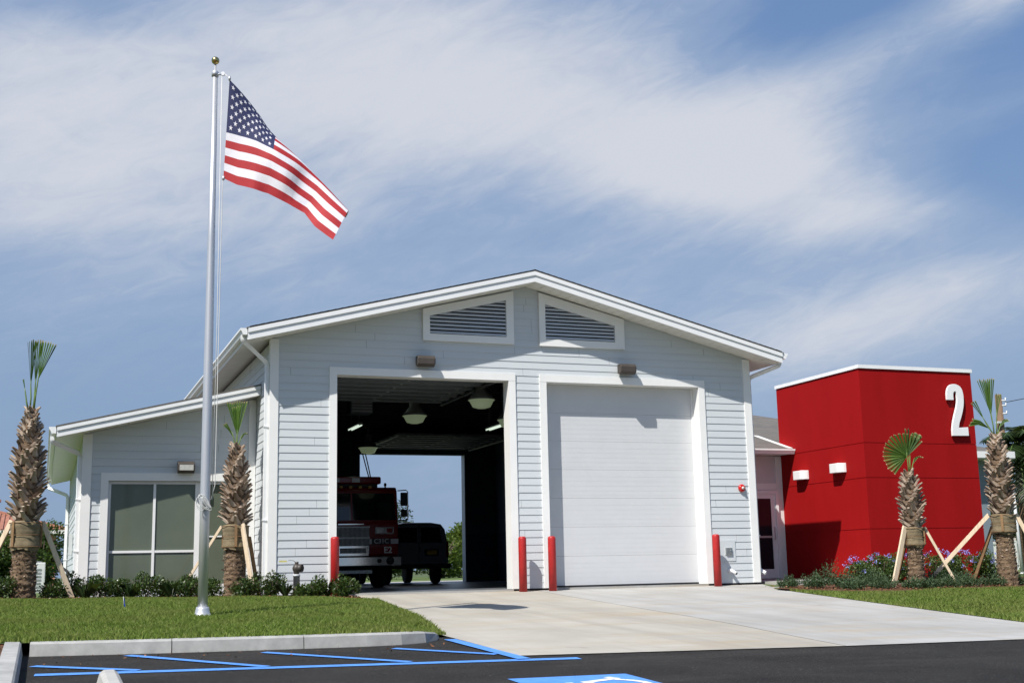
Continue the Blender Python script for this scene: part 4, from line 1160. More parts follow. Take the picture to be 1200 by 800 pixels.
def brace(base, h, a, b, zf, label, w=.085, t=.04, dark=False, r=.27, zo=0):
    base = Vector(base); d = (IR*a + IB*b); dn = d.normalized()
    foot = base + d; foot.z = zf(foot.x,foot.y)-.03+zo; top = base + dn*r + Vector((0,0,h))
    g = MB(); g.bar(foot, top, w, t, dn.cross(Vector((0,0,1))))
    single(g,'support_brace','lumberdark' if dark else 'lumber',tuple(foot),label,'wooden brace','lumber braces propping the palms',bevel=.004)
brace(p1b,1.38,-.95,.15,zbl,'pale lumber brace on the left side of the leftmost palm')
brace(p1b,1.36,.72,.45,zbl,'pale lumber brace leaning right from the leftmost palm')
brace(p2b,1.39,-1.12,.0,zbl,'thin lumber brace sloping left across the office window',.05,.04)
brace(p2b,1.41,.50,-.60,zbl,'wide pale lumber brace at the right of the window palm',.12,.04)
brace(p2b,1.18,.42,.25,zbl,'shaded brown lumber brace behind the wide pale one',.07,.04,True)
brace(p3b,1.26,-.62,-.35,z_lawnr,'wide pale lumber brace left of the round fan palm',.11,.04,r=.23)
brace(p3b,1.00,-.30,.55,z_lawnr,'shaded brown lumber brace behind the round fan palm',.08,.04,True,r=.22)
brace(p3b,1.24,.85,-.05,z_lawnr,'thin lumber brace sloping right from the round fan palm',.055,.035,r=.23)
brace(p4b,1.50,-1.62,.55,z_lawnr,'long pale lumber brace crossing in front of blue flowers',.085,.04)
brace(p4b,1.25,-.50,.75,z_lawnr,'shaded brown lumber brace behind the far right palm',.075,.04,True)
brace(p4b,1.50,.95,-.10,z_lawnr,'pale lumber brace leaning right at the right edge',.085,.04)

# ================================================================== LOW PLANTS
def shrub(x, y, z, rx, rh, n, label, mt='shrub', group='low shrubs in the left planting bed', seed=0, leaf=.055, cat='shrub', flowers=0):
    rg = np.random.default_rng(seed+100)
    T_ = thing('shrub', (x,y,z), label, cat, group)
    P, dr = blob_points(rg, (x,y,z+rh*.5), (rx,rx,rh*.60), n, 11, .35); P[:n//4,2] -= rh*.25
    P[:,2] = np.maximum(P[:,2], z+.02)
    V = leaf_quads(rg, P, rg.uniform(.7,1.3,n)*leaf, rg.uniform(.35,.55,n)*leaf, dr*.6+np.array([0,0,.5]))
    quads(V,'foliage',mt,T_)
    g = MB()
    for k in range(6):
        a = rg.uniform(0,6.28); g.tube([(x,y,z-.03),(x+rx*.3*math.cos(a),y+rx*.3*math.sin(a),z+rh*.4),(x+rx*.6*math.cos(a),y+rx*.6*math.sin(a),z+rh*.75)],[.008,.006,.003],5)
    g.build('stem','trunkgrey',T_)
    if flowers:
        C_ = []
        for k in range(flowers):
            a = rg.uniform(0,6.28); e_ = rg.uniform(.0,1.2); c_ = np.array([x+rx*.85*math.cos(a)*math.cos(e_), y+rx*.85*math.sin(a)*math.cos(e_), z+rh*(.50+.55*math.sin(e_))])
            q_ = c_ + rg.normal(size=(16,3))*np.array([.03,.03,.022])
            C_.append(leaf_quads(rg, q_, rg.uniform(.022,.036,16), rg.uniform(.020,.03,16), None, 0))
        quads(np.concatenate(C_),'flowers','flower',T_)['kind'] = 'stuff'
lab = ['at the far left edge, cut by the frame','left of the leftmost palm trunk','just right of the leftmost palm trunk','below the side wing downspout','at the left corner of the office wing','below the left edge of the office window','under the lower left window pane','under the tall window mullion','under the second window pane','left of the flagpole below the window','directly behind the flagpole base','between flagpole and window palm','right behind the window palm trunk']
xs = [-6.1,-5.95,-5.15,-4.75,-4.38,-3.98,-3.6,-3.22,-2.85,-2.72,-2.42,-1.75,-1.6]
ysr = [-.1,-.75,-.55,-.25,-.5,-.3,-.52,-.33,-.5,.2,-.35,-.45,.25]
for i,(x,y) in enumerate(zip(xs,ysr)):
    shrub(x,y,zbl(x,y)-.02,.36,.40+.05*math.sin(i*2.3),1500,'dark leafy shrub '+lab[i],seed=i)
for i,(x,y,rx,rh,n,l) in enumerate([(-1.32,-.72,.26,.44,1300,'dark rounded shrub below the left downspout of the bay'),(-.55,-1.0,.28,.36,1100,'dark leafy shrub right of the standpipe'),(-.12,-1.22,.32,.42,1500,'glossy leafy shrub in front of the left bollard'),(-.92,-1.2,.24,.28,800,'low leafy shrub in front of the standpipe'),(-.48,-.5,.16,.42,160,'sparse upright shrub close to the siding by the open bay')]):
    shrub(x,y,zbl(x,y)-.02,rx,rh,n,l,seed=40+i,leaf=.06)
def tuft(x, y, z, h, n, label, seed):
    rg = np.random.default_rng(seed); V = []
    for k in range(n):
        a = rg.uniform(0,6.28); le = rg.uniform(.2,1.1); L = h*rg.uniform(.7,1.15); d = np.array([math.cos(a),math.sin(a),0.]); s_ = np.array([-d[1],d[0],0])*.0045
        p0 = np.array([x,y,z]); p1 = p0 + d*L*.28*le + np.array([0,0,L*.6]); p2 = p0 + d*L*.62*le + np.array([0,0,L*(1-.35*le)])
        V.append([p0-s_,p0+s_,p1+s_,p2,p1-s_])
    o = quads(np.array(V)-np.array([x,y,z]),'grass_tuft','spiky'); o.location = (x,y,z)
    tag(o,label,'grass plant','spiky grass plants in the left bed')
for i,(x,y,h,l) in enumerate([(-4.62,-.75,.40,'spiky grass plant at the side wing corner board'),(-3.85,-.75,.36,'spiky grass plant below the left window trim'),(-3.15,-.80,.40,'spiky grass plant below the tall window mullion'),(-1.15,-1.05,.36,'spiky grass plant left of the standpipe'),(-.32,-.75,.40,'spiky grass plant between standpipe and left bollard')]):
    tuft(x,y,zbl(x,y)-.02,h,30,l,60+i)
def juniper(x, y, z, r, h, n, label, seed):
    rg = np.random.default_rng(seed); V = []
    for k in range(n):
        a = rg.uniform(0,6.28); q_ = rg.random()**.6; b0 = np.array([x+math.cos(a)*r*q_*.55, y+math.sin(a)*r*q_*.55, z])
        L = h*rg.uniform(.55,1.15)*(1.15-.45*q_); d = np.array([math.cos(a)*q_*.8+rg.normal()*.15, math.sin(a)*q_*.8+rg.normal()*.15, .75+.35*rg.random()]); d /= np.linalg.norm(d)
        tip = b0+d*L
        for m_ in range(9):      # feathery side sprigs
            t = .25+.75*m_/9; p = b0+d*L*t; e_ = d*.6+rg.normal(size=3)*.55; e_ /= np.linalg.norm(e_)
            w = np.cross(e_, rg.normal(size=3)); w /= np.linalg.norm(w); ll = .075*(1.25-t*.6)
            V.append([p, p+e_*ll*.5+w*.009, p+e_*ll, p+e_*ll*.5-w*.009])
    o = quads(np.array(V)-np.array([x,y,z]),'juniper','juniper'); o.location = (x,y,z)
    tag(o,label,'ground cover plant','feathery juniper plants in the entrance bed')
jl = [(8.98,-1.85,.24,.26,'smallest feathery juniper at the walkway end of the bed'),(9.30,-2.25,.26,.34,'feathery juniper second from the driveway edge'),(9.62,-2.35,.26,.56,'tallest spire shaped feathery juniper near the driveway edge'),(9.75,-2.95,.30,.26,'low feathery juniper at the front edge of the bed'),(10.15,-2.2,.34,.42,'broad feathery juniper in front of the tower corner shadow'),(10.45,-2.95,.32,.30,'feathery juniper just left of the wide brace foot'),(10.85,-2.1,.34,.40,'feathery juniper left of the round fan palm'),(11.15,-3.05,.30,.24,'low feathery juniper behind the wide brace foot'),(11.45,-3.1,.28,.24,'feathery juniper at the foot of the round fan palm'),(12.1,-2.95,.32,.27,'feathery juniper right of the round fan palm'),(12.65,-2.85,.32,.30,'feathery juniper below the long brace'),(13.25,-2.9,.30,.28,'feathery juniper left of the far right palm trunk'),(14.15,-2.9,.34,.30,'feathery juniper right of the far right palm trunk'),(12.35,-2.1,.34,.38,'taller feathery juniper below the blue flowers'),(13.1,-2.0,.34,.38,'feathery juniper behind the foot of the long brace')]
for i,(x,y,r_,h_,l) in enumerate(jl): juniper(x,y,z_lawnr(x,y)+.01,r_,h_,100,l,80+i)
fl_ = [(11.35,-1.05,.40,.60,10,'blue flowering shrub nearest the tower corner'),(11.95,-.95,.38,.66,11,'blue flowering shrub behind the round fan palm'),(12.55,-.85,.38,.64,9,'blue flowering shrub just right of the round fan palm'),(13.55,-.85,.40,.70,13,'blue flowering shrub below the long brace top'),(14.15,-.80,.40,.70,14,'blue flowering shrub under the right side of the tower'),(14.85,-.95,.38,.66,11,'blue flowering shrub at the right tower edge')]
for i,(x,y,rx,rh,nf,l) in enumerate(fl_): shrub(x,y,z_lawnr(x,y),rx*1.15,rh,2900,l,'plumbago','blue flowering shrubs before the tower',120+i,.06,'flowering shrub',nf)
# leafy plant beside the side kerb, mostly out of frame
shrub(-6.45,-11.2,z_lot(-5.5,-11.2)+.1,.42,.55,500,'leafy plant outside the side kerb at the lower left corner',group='low shrubs in the left planting bed',seed=77)
# ================================================================== VEHICLES
def text_mesh(txt, name, mt, parent, size, loc, extr=.004, rot=(math.pi/2,0,0), align='CENTER', bold=0, sx=1):
    cu = bpy.data.curves.new(name,'FONT'); cu.body = txt; cu.size = size; cu.extrude = extr; cu.align_x = align; cu.align_y = 'CENTER'; cu.offset = bold
    to = bpy.data.objects.new('tmp_text', cu); COL.objects.link(to)
    dg = bpy.context.evaluated_depsgraph_get(); me = bpy.data.meshes.new_from_object(to.evaluated_get(dg))
    bpy.data.objects.remove(to); me.name = name
    off = Vector(ROOT.get(parent.name,(0,0,0)))
    mtx = Matrix.Translation(Vector(loc)-off) @ Matrix.Rotation(rot[2],4,'Z') @ Matrix.Rotation(rot[0],4,'X') @ Matrix.Diagonal((sx,1,1,1))
    me.transform(mtx); me.materials.clear(); me.materials.append(MT[mt])
    o = bpy.data.objects.new(name, me); COL.objects.link(o); o.parent = parent; ROOT[o.name] = tuple(off); return o
def wheel(parent, x, y, r, w, s):
    g = MB(); g.lathe([(r*.60,-w/2),(r*.93,-w/2),(r,-w/2+.03),(r,w/2-.03),(r*.93,w/2),(r*.60,w/2)],(x,y,r),28,(1,0,0)); W_ = g.build('wheel','tyre',parent)
    g = MB(); g.lathe([(r*.60,-w/2+.03),(r*.3,-w/2+.02),(r*.3,w/2-.02),(r*.60,w/2-.03)],(x,y,r),24,(1,0,0)); g.build('rim','galv',W_)
tx, ty = 1.95, 7.0
T_ = thing('fire_engine', (tx,ty,0),'red fire engine marked E2 parked in the open bay','fire truck')
hw = 1.21
g = MB(); pr = [(0,.82),(-.03,1.0),(-.03,1.58),(.0,1.66),(.10,2.44),(.18,2.53),(1.9,2.55),(2.0,2.5),(2.0,.72),(.25,.72)]
g.prism([(tx-hw,ty+a,z) for a,z in pr],(2*hw,0,0)); g.build('cab','truckred',T_,bevel=.03)
g = MB(); g.prism([(tx-hw+.12,ty-.012,1.69),(tx+hw-.06,ty-.012,1.69),(tx+hw-.10,ty+.075,2.37),(tx-hw+.16,ty+.075,2.37)],(0,.02,0)); g.build('windshield','blackglass',T_)
g = MB(); g.bar((tx,ty-.02,1.69),(tx,ty+.068,2.37),.045,.012); g.build('windshield_post','truckred',T_)
for s_ in (-1,1):
    g = MB(); g.box(tx+s_*(hw+.004)-.004,tx+s_*(hw+.004)+.004,ty+.22,ty+.95,1.62,2.34); g.build('side_window','blackglass',T_)
g = MB(); g.box(tx-.44,tx+.44,ty-.085,ty-.035,.84,1.53); G2 = g.build('grille','dark',T_)
for k in range(26):
    pass
g = MB()
for k in range(27): x = tx-.42+k*.0323; g.box(x-.006,x+.006,ty-.096,ty-.0855,.86,1.51)
g.box(tx-.445,tx+.445,ty-.102,ty-.086,1.225,1.265); g.box(tx-.445,tx+.445,ty-.102,ty-.086,1.50,1.53); g.build('grille_bars','galv',G2)
g = MB(); g.ringprism([(tx-.40,ty-.16,.80),(tx+.40,ty-.16,.80),(tx+.40,ty-.16,1.04),(tx-.40,ty-.16,1.04)],[(tx-.34,ty-.16,.86),(tx+.34,ty-.16,.86),(tx+.34,ty-.16,.99),(tx-.34,ty-.16,.99)],(0,.06,0)); g.build('lower_grille_frame','chrome',T_)
g = MB(); g.box(tx-.36,tx+.30,ty-.055,ty-.03,1.575,1.60); g.build('chrome_strip','chrome',T_)
g = MB(); g.prism([(tx-1.22,ty-.30,.54),(tx+1.22,ty-.30,.54),(tx+1.27,ty+.1,.54),(tx-1.27,ty+.1,.54)],(0,0,.235)); BM = g.build('bumper','chrome',T_,bevel=.02)
g = MB(); g.lathe([(.10,0),(.10,.02),(.06,.03),(.03,.06)],(tx+.92,ty-.30,.665),20,(0,-1,0)); g.build('siren_speaker','dark',BM)
g = MB(); g.lathe([(.055,0),(.055,.02),(.02,.03)],(tx+.64,ty-.30,.665),18,(0,-1,0)); g.build('air_horn','dark',BM)
g = MB(); g.box(tx-.46,tx+.46,ty-.28,ty-.06,.36,.44); g.build('tow_step','galv',T_)
for s_ in (-1,1):
    g = MB(); g.box(tx+s_*.84-.24,tx+s_*.84+.24,ty-.055,ty-.032,1.34,1.51); HL = g.build('headlight','chrome',T_)
    g = MB(); g.box(tx+s_*.80-.17,tx+s_*.80+.03,ty-.062,ty-.056,1.37,1.48); g.build('lamp','galv',HL)
    g = MB(); g.box(tx+s_*.84+.05,tx+s_*.84+.20,ty-.062,ty-.056,1.37,1.48); g.build('turn_signal','lampred',HL)
    g = MB(); m0 = tx+s_*(hw+.02); g.tube([(m0,ty+.1,2.44),(m0+s_*.16,ty-.12,2.44),(m0+s_*.20,ty-.14,2.40),(m0+s_*.20,ty-.14,1.72),(m0+s_*.16,ty-.12,1.68),(m0,ty+.05,1.68)],.014,8); MI = g.build('mirror','chrome',T_)
    g = MB(); g.box(m0+s_*.10-.09,m0+s_*.10+.09,ty-.17,ty-.10,2.04,2.38); g.box(m0+s_*.10-.08,m0+s_*.10+.08,ty-.17,ty-.10,1.76,1.95); g.build('mirror_head','dark',MI,bevel=.02)
    wheel(T_,tx+s_*1.06,ty+1.45,.50,.30,s_); wheel(T_,tx+s_*1.0,ty+5.6,.50,.5,s_)
g = MB(); g.box(tx-hw+.005,tx+hw-.005,ty-.046,ty-.033,1.09,1.215); g.build('reflective_band','reflect',T_)
g = MB(); g.box(tx+.51,tx+1.0,ty-.056,ty-.0465,1.08,1.225); NP = g.build('name_panel','dark',T_)
text_mesh('C31C','panel_lettering','reflect',NP,.16,(tx+.755,ty-.058,1.152),bold=.003)
text_mesh('E2','unit_lettering','reflamp',T_,.22,(tx+.93,ty-.036,.93),bold=.006)
g = MB(); g.box(tx-.80,tx+.80,ty+.12,ty+.50,2.61,2.80); LB = g.build('light_bar','lampred',T_,bevel=.04)
for k in range(6):
    x = tx-.66+k*.264; g = MB(); g.box(x-.10,x+.10,ty+.108,ty+.119,2.65,2.76); g.build('lens','galv' if k in (1,3) else 'lampred',LB)
g = MB(); g.box(tx-.72,tx+.72,ty+.2,ty+.42,2.53,2.61); g.build('light_bar_mount','dark',LB)
for k in range(5):
    g = MB(); g.box(tx-.5+k*.25-.035,tx-.5+k*.25+.035,ty+.10,ty+.16,2.50,2.56); g.build('marker_lamp','amber',T_)
g = MB(); g.lathe([(.02,0),(.02,.03),(.035,.05),(.035,.10),(.02,.12)],(tx+.95,ty+.3,2.53),12); g.build('roof_beacon','dark',T_)
g = MB(); g.box(tx-1.22,tx+1.22,ty+2.05,ty+7.6,.65,2.60); g.build('body','truckred',T_,bevel=.03)
g = MB(); g.box(tx-.6,tx+.6,ty+.3,ty+7.4,.45,.72); g.build('chassis','dark',T_)

vx, vy = 5.46, 13.0; vw = .96
T_ = thing('van', (vx,vy,0),'grey passenger van seen from behind at the rear door','van')
secs = []
def vsec(y, inset, top): # cross-section loop
    return [(vx-vw+inset,y,.48),(vx-vw+inset*.6,y,.75),(vx-vw+inset*.6,y,1.15),(vx-vw+.10+inset,y,top-.20),(vx-vw+.22+inset,y,top-.05),(vx-.4,y,top),(vx+.4,y,top),(vx+vw-.22-inset,y,top-.05),(vx+vw-.10-inset,y,top-.20),(vx+vw-inset*.6,y,1.15),(vx+vw-inset*.6,y,.75),(vx+vw-inset,y,.48)]
g = MB(); ln = [(vy,.06,1.80),(vy+.06,.02,1.85),(vy+.5,.0,1.87),(vy+3.3,.0,1.87),(vy+3.7,.02,1.78),(vy+4.2,.03,1.30),(vy+5.0,.06,1.12),(vy+5.1,.10,1.0)]
L_ = [vsec(a,i_,t) for a,i_,t in ln]; o_ = 0
for l in L_: g.add(l)
n = 12
for i in range(len(L_)-1):
    for k in range(n): g.face((i*n+k,i*n+(k+1)%n,(i+1)*n+(k+1)%n,(i+1)*n+k))
g.face(range(n)); g.face([(len(L_)-1)*n+k for k in reversed(range(n))])
g.build('body','vanpaint',T_,bevel=.02)
for s_ in (-1,1):
    g = MB(); xa, xb = (vx-.78,vx-.06) if s_ < 0 else (vx+.06,vx+.76)
    tpz = 1.70; g.prism([(xa+(.0 if s_ > 0 else .02),vy-.008,1.24),(xb-(.02 if s_ > 0 else 0),vy-.008,1.24),(xb-(.10 if s_ > 0 else 0),vy-.008,tpz),(xa+(.0 if s_ > 0 else .10),vy-.008,tpz)],(0,.012,0)); g.build('rear_window','blackglass',T_)
    g = MB(); g.box(vx+s_*.905-.035,vx+s_*.905+.035,vy-.012,vy+.01,.80,1.28); g.build('tail_light','lampred',T_)
    wheel(T_,vx+s_*.80,vy+.95,.34,.22,s_); wheel(T_,vx+s_*.80,vy+4.2,.34,.22,s_)
g = MB(); g.box(vx-.01,vx+.01,vy-.006,vy+.004,.62,1.78); g.build('door_seam','dark',T_)
g = MB(); g.box(vx+.17,vx+.62,vy-.010,vy-.001,.84,1.05); PLT = g.build('plate_recess','dark',T_)
g = MB(); g.box(vx+.26,vx+.56,vy-.016,vy-.0105,.87,1.02); g.build('license_plate','amber',PLT)
g = MB(); g.box(vx-.98,vx+.98,vy-.14,vy+.02,.46,.60); g.build('bumper','dark',T_,bevel=.03)
g = MB(); g.box(vx-.02,vx+.02,vy-.03,vy-.006,.98,1.10); g.build('handle','dark',T_)

# ================================================================== BAY LIGHTS
def pendant(x, y, z, label, loop=False):
    T_ = thing('pendant_lamp', (x,y,z), label, 'ceiling lamp', 'industrial pendant lamps in the bay')
    g = MB(); g.lathe([(.30,.0),(.29,.02),(.20,-.15),(.10,-.18),(.01,-.18)],(x,y,z),28); g.build('refractor','refractor',T_)
    g = MB(); g.lathe([(.305,.005),(.305,.03),(.22,.12),(.16,.20),(.13,.22),(.13,.40),(.06,.42)],(x,y,z),24); g.build('housing','shade',T_)
    g = MB(); g.tube([(x,y,z+.4),(x,y,4.83)],.014,8); g.build('stem','shade',T_)
    if loop:
        g = MB(); g.tube([(x-.05+.28*math.sin(t*math.pi/12*.9)-.12,y,z-.18-.95*math.sin(t*math.pi/12)) for t in range(13)],.018,6); g.build('cable','cable',T_)
    else:
        g = MB(); g.tube([(x+.18,y,4.83),(x+.19,y-.02,z+.3),(x+.24,y-.03,z-.05)],.009,6); g.build('cable','cable',T_)
pendant(3.10,5.2,4.14,'pendant lamp in the middle of the bay ceiling')
pendant(3.70,1.9,4.11,'pendant lamp nearest the right jamb of the open bay')
pendant(3.86,13.0,4.12,'farthest pendant lamp with a hanging cable loop',True)
pendant(4.78,3.0,3.82,'pendant lamp half hidden by the right jamb')
def tube_light(x, y, z, label, L=1.2):
    T_ = thing('tube_light', (x,y,z), label, 'ceiling lamp', 'fluorescent fixtures in the bay')
    g = MB(); g.prism([(x-.09,y-L/2,z+.01),(x+.09,y-L/2,z+.01),(x+.05,y-L/2,z+.08),(x-.05,y-L/2,z+.08)],(0,L,0)); g.build('housing','shade',T_)
    for s_ in (-1,1):
        g = MB(); g.tube([(x+s_*.045,y-L/2+.02,z-.012),(x+s_*.045,y+L/2-.02,z-.012)],.018,8); g.build('tube','tube',T_)
    for s_ in (-1,1):
        g = MB(); g.tube([(x,y+s_*L*.4,z+.08),(x,y+s_*L*.4,4.83)],.005,5); g.build('chain','shade',T_)
tube_light(2.68,5.75,4.70,'lit fluorescent fixture above the fire engine cab')
tube_light(2.54,9.15,4.30,'lit fluorescent fixture farther back over the fire engine')
tube_light(4.86,4.2,3.80,'lit fluorescent fixture at the right jamb')
T_ = thing('unit_heater', (1.75,5.2,4.15),'dark unit heater hanging above the fire engine','heater')
g = MB(); g.box(1.45,2.0,5.0,5.4,4.15,4.62); g.build('casing','bay',T_,bevel=.02)
g = MB()
for k in range(6): g.box(1.48,1.97,4.98,4.999,4.19+k*.07,4.23+k*.07)
g.build('louver','shade',T_)
for x in (1.55,1.9):
    g = MB(); g.tube([(x,5.2,4.62),(x,5.2,4.83)],.01,6); g.build('hanger','shade',T_)

# ================================================================== BACKGROUND
# wing side: meter box, hose, condenser
T_ = thing('meter_box', (WX-.06,8.3,1.05),'slim dark meter box on the left side of the office wing','meter')
g = MB(); g.box(WX-.10,WX-.018,8.1,8.5,.95,1.45); g.build('box','acgrey',T_); g = MB(); g.box(WX-.14,WX-.10,8.2,8.4,1.2,1.4); g.build('dial','galv',T_)
T_ = thing('hose', (WX-.1,6.0,.0),'dark hose looped from the left wall of the office wing','hose')
g = MB(); g.tube([(WX-.02,6.4,.42),(WX-.20,6.2,.60),(WX-.30,5.6,.66),(WX-.16,5.0,.55),(WX-.12,4.6,.1)],.028,8); g.build('hose_loop','cable',T_)
g = MB(); g.lathe([(.04,0),(.04,.05)],(WX-.003,6.4,.42),10,(-1,0,0)); g.build('tap','galv',T_)
T_ = thing('air_conditioner', (-5.65,11.8,-.05),'white air conditioner cabinet beyond the office wing','air conditioner')
g = MB(); g.box(-6.0,-5.25,11.5,12.2,-.05,.82); g.build('cabinet','acgrey',T_,bevel=.02)
g = MB()
for k in range(7): g.box(-5.9,-5.35,11.485,11.4985,.08+k*.09,.12+k*.09)
g.build('grille','galv',T_)
g = MB(); g.lathe([(.28,0),(.28,.03),(.05,.05)],(-5.62,11.85,.82),20); g.build('fan_guard','galv',T_)
# tile roofed house
T_ = thing('tiled_house', (-8,52,0),'tan house with terracotta tile roof and chimneys beyond the hedge','house')
hx0,hx1,hy0,hy1 = -15.5,-4.15,49,60; he, hp = 3.0, 4.25
g = MB(); g.box(hx0+.5,hx1-.5,hy0+.5,hy1,-.3,he-.02); g.build('wall','stucco',T_)
g = MB(); mx_ = (hx0+hx1)/2
o_ = g.add([(hx0,hy0,he),(hx1,hy0,he),(hx1,hy1,he),(hx0,hy1,he),(hx0+4.5,hy0+4.8,hp),(hx1-4.0,hy0+4.8,hp)])
for q_ in ((0,1,5,4),(1,2,5),(2,3,4,5),(3,0,4)): g.face([o_+i for i in q_])
RF = g.build('roof','tilered',T_,fix=False)
g = MB()
for k in range(46):     # tile ribs up the front slope
    x = hx0+.2+k*.245; t0 = .0
    lim = min(1, (x-hx0)/4.5, (hx1-x)/4.0); 
    if lim > .05: g.bar((x,hy0,he+.03),(x,hy0+4.8*lim,lerp(he,hp,lim)+.03),.11,.07)
for k in range(40):
    y = hy0+.2+k*.27; lim = min(1,(y-hy0)/4.8,(hy1-y)/6.2)
    if lim > .05: g.bar((hx1,y,he+.03),(hx1-4.0*lim,y,lerp(he,hp,lim)+.03),.11,.07)
g.build('tile_ribs','tilered',RF)
for xe_, xi_ in ((hx1,hx1-4),(hx0,hx0+4.5)):
    g = MB(); g.bar((xe_,hy0,he+.06),(xi_,hy0+4.8,hp+.06),.2,.12); g.build('hip_ridge','tilered',RF)
g = MB(); g.box(hx0,hx1,hy0-.03,hy0-.005,he-.22,he-.01); g.box(hx1+.005,hx1+.03,hy0,hy1,he-.22,he-.01); g.build('fascia','fence',T_)
for x in (-5.6,-8.2,-11):
    g = MB(); g.box(x-.45,x+.45,hy0+.46,hy0+.495,1.2,2.3); Wn = g.build('window','fence',T_); g = MB(); g.box(x-.36,x+.36,hy0+.44,hy0+.459,1.28,2.22); g.build('pane','blackglass',Wn)
for x,y in ((-6.35,53.3),(-8.15,54.2)):
    g = MB(); g.box(x-.32,x+.32,y-.32,y+.32,hp-.9,hp+.55); ch = g.build('chimney','stucco',T_); g = MB(); g.box(x-.42,x+.42,y-.42,y+.42,hp+.55,hp+.68); g.prism([(x-.40,y-.40,hp+.68),(x+.40,y-.40,hp+.68),(x,y-.40,hp+1.0)],(0,.8,0)); g.build('chimney_cap','tilered',ch)

def tree(name, x, y, z, rx, rz, trunk_h, n, leaf, label, mt, group, seed, lumps=12, sp=.55, cat='tree', zoff=None):
    rg = np.random.default_rng(seed+500); T_ = thing(name,(x,y,z),label,cat,group)
    cz_ = z+trunk_h+rz*.92
    P, dr = blob_points(rg,(x,y,cz_),(rx*1.15,rx*1.15,rz*1.08),n,lumps,.3)
    P[:,2] = np.maximum(P[:,2], z+.05)
    V = leaf_quads(rg,P,rg.uniform(.6,1.35,n)*leaf,rg.uniform(.3,.55,n)*leaf,dr*.5)
    quads(V,'crown',mt,T_)
    g = MB(); g.tube([(x,y,z-.1),(x+.03,y,z+trunk_h*.6),(x,y,cz_)],[rx*.09+.03,rx*.07+.02,rx*.03],8)
    for k in range(7):
        a = k*.9+seed; g.tube([(x,y,z+trunk_h*.7+.1*k),(x+rx*.35*math.cos(a),y+rx*.35*math.sin(a),cz_-.1*rz+.1*k),(x+rx*.7*math.cos(a),y+rx*.7*math.sin(a),cz_+rz*.35)],[rx*.05+.01,rx*.03,.008],6)
    g.build('trunk','trunkgrey',T_)
HG = 'leafy hedge bushes beyond the wing'
for i,(x,y,rx,rz,l) in enumerate([(-8.7,20,1.2,1.05,'hedge bush farthest left behind the leftmost palm'),(-7.35,19.3,1.15,1.12,'hedge bush behind the leftmost palm trunk'),(-6.25,19.8,1.05,1.10,'hedge bush between the leftmost palm and the air conditioner'),(-5.35,20.6,.95,1.35,'tall bright hedge bush above the air conditioner')]):
    tree('hedge_bush',x,y,-.1,rx*1.05,rz*1.0,.0,7000,.15,l,'hedge',HG,i,16,cat='bush')
for i,(x,y,rx,rz,l) in enumerate([(-9.9,16.5,.9,.7,'low hedge bush at the far left frame edge'),(-8.3,15.5,.9,.62,'low dark hedge bush behind the leftmost palm brace')]):
    tree('hedge_bush',x,y,-.1,rx,rz,.02,2400,.12,l,'darktree',HG,20+i,14,cat='bush')
RG_ = 'trees seen through the rear door'
for i,(x,y,rx,rz,th,mt,l) in enumerate([(16.2,42,1.2,1.7,.1,'bright','bright tree at the right of the rear door view'),(14.6,40,1.3,1.55,.1,'bright','yellow green tree right of the van'),(12.4,39,1.3,1.15,.1,'bright','bright bush partly hidden by the van'),(10.6,38.5,1.4,1.3,.1,'hedge','green bush behind the van'),(8.8,38,1.4,1.25,.1,'bright','bright bush below the van chassis'),(7.0,38,1.4,1.2,.1,'hedge','green bush behind the fire engine wheel'),(14.9,52,1.6,2.0,1.0,'darktree','dark tree top above the van roof'),(18.2,43,1.6,1.9,.2,'bright','bright tree just beyond the rear door jamb')]):
    tree('background_tree',x,y,-.15,rx*1.1,rz,th,5200,.20,l,mt,RG_,40+i,16)
# right side background
T_ = thing('vinyl_fence', (32.5,17.5,-.1),'cream panel fence beyond the lawn at the right edge','fence')
fx0, fx1, fy_ = 25.5, 44, 17.5
g = MB(); 
for k in range(60):
    x = fx0+k*.31; g.box(x,x+.295,fy_,fy_+.03,-.05,.98)
g.build('panel','fence',T_)
g = MB(); g.box(fx0,fx1,fy_-.03,fy_+.06,.98,1.10); g.box(fx0,fx1,fy_-.03,fy_+.06,.0,.08); g.build('rail','fence',T_)
for k in range(9):
    x = fx0+k*2.3; g = MB(); g.box(x-.07,x+.07,fy_-.07,fy_+.08,-.1,1.22); g.build('post','fence',T_)
BG_ = 'dark trees behind the fence'
for i,(x,y,rx,rz,th,l,mt) in enumerate([(29.2,21,1.5,1.8,.4,'dark tree between the red tower and the right palm','darktree'),(31.4,22,1.7,1.7,.4,'dark tree left of the far right palm trunk','darktree'),(33.6,21.5,1.8,1.9,.5,'dark tree behind the far right palm trunk','hedge'),(36.2,22,2.0,2.2,.6,'dark tree at the right frame edge','darktree'),(39.0,23,2.2,2.4,.6,'dark tree beyond the right frame edge','darktree'),(27.0,22,1.5,1.6,.3,'dark tree hidden behind the red tower side','darktree')]):
    tree('background_tree',x,y,-.2,rx,rz,th,3600,.20,l,mt,BG_,60+i,14)
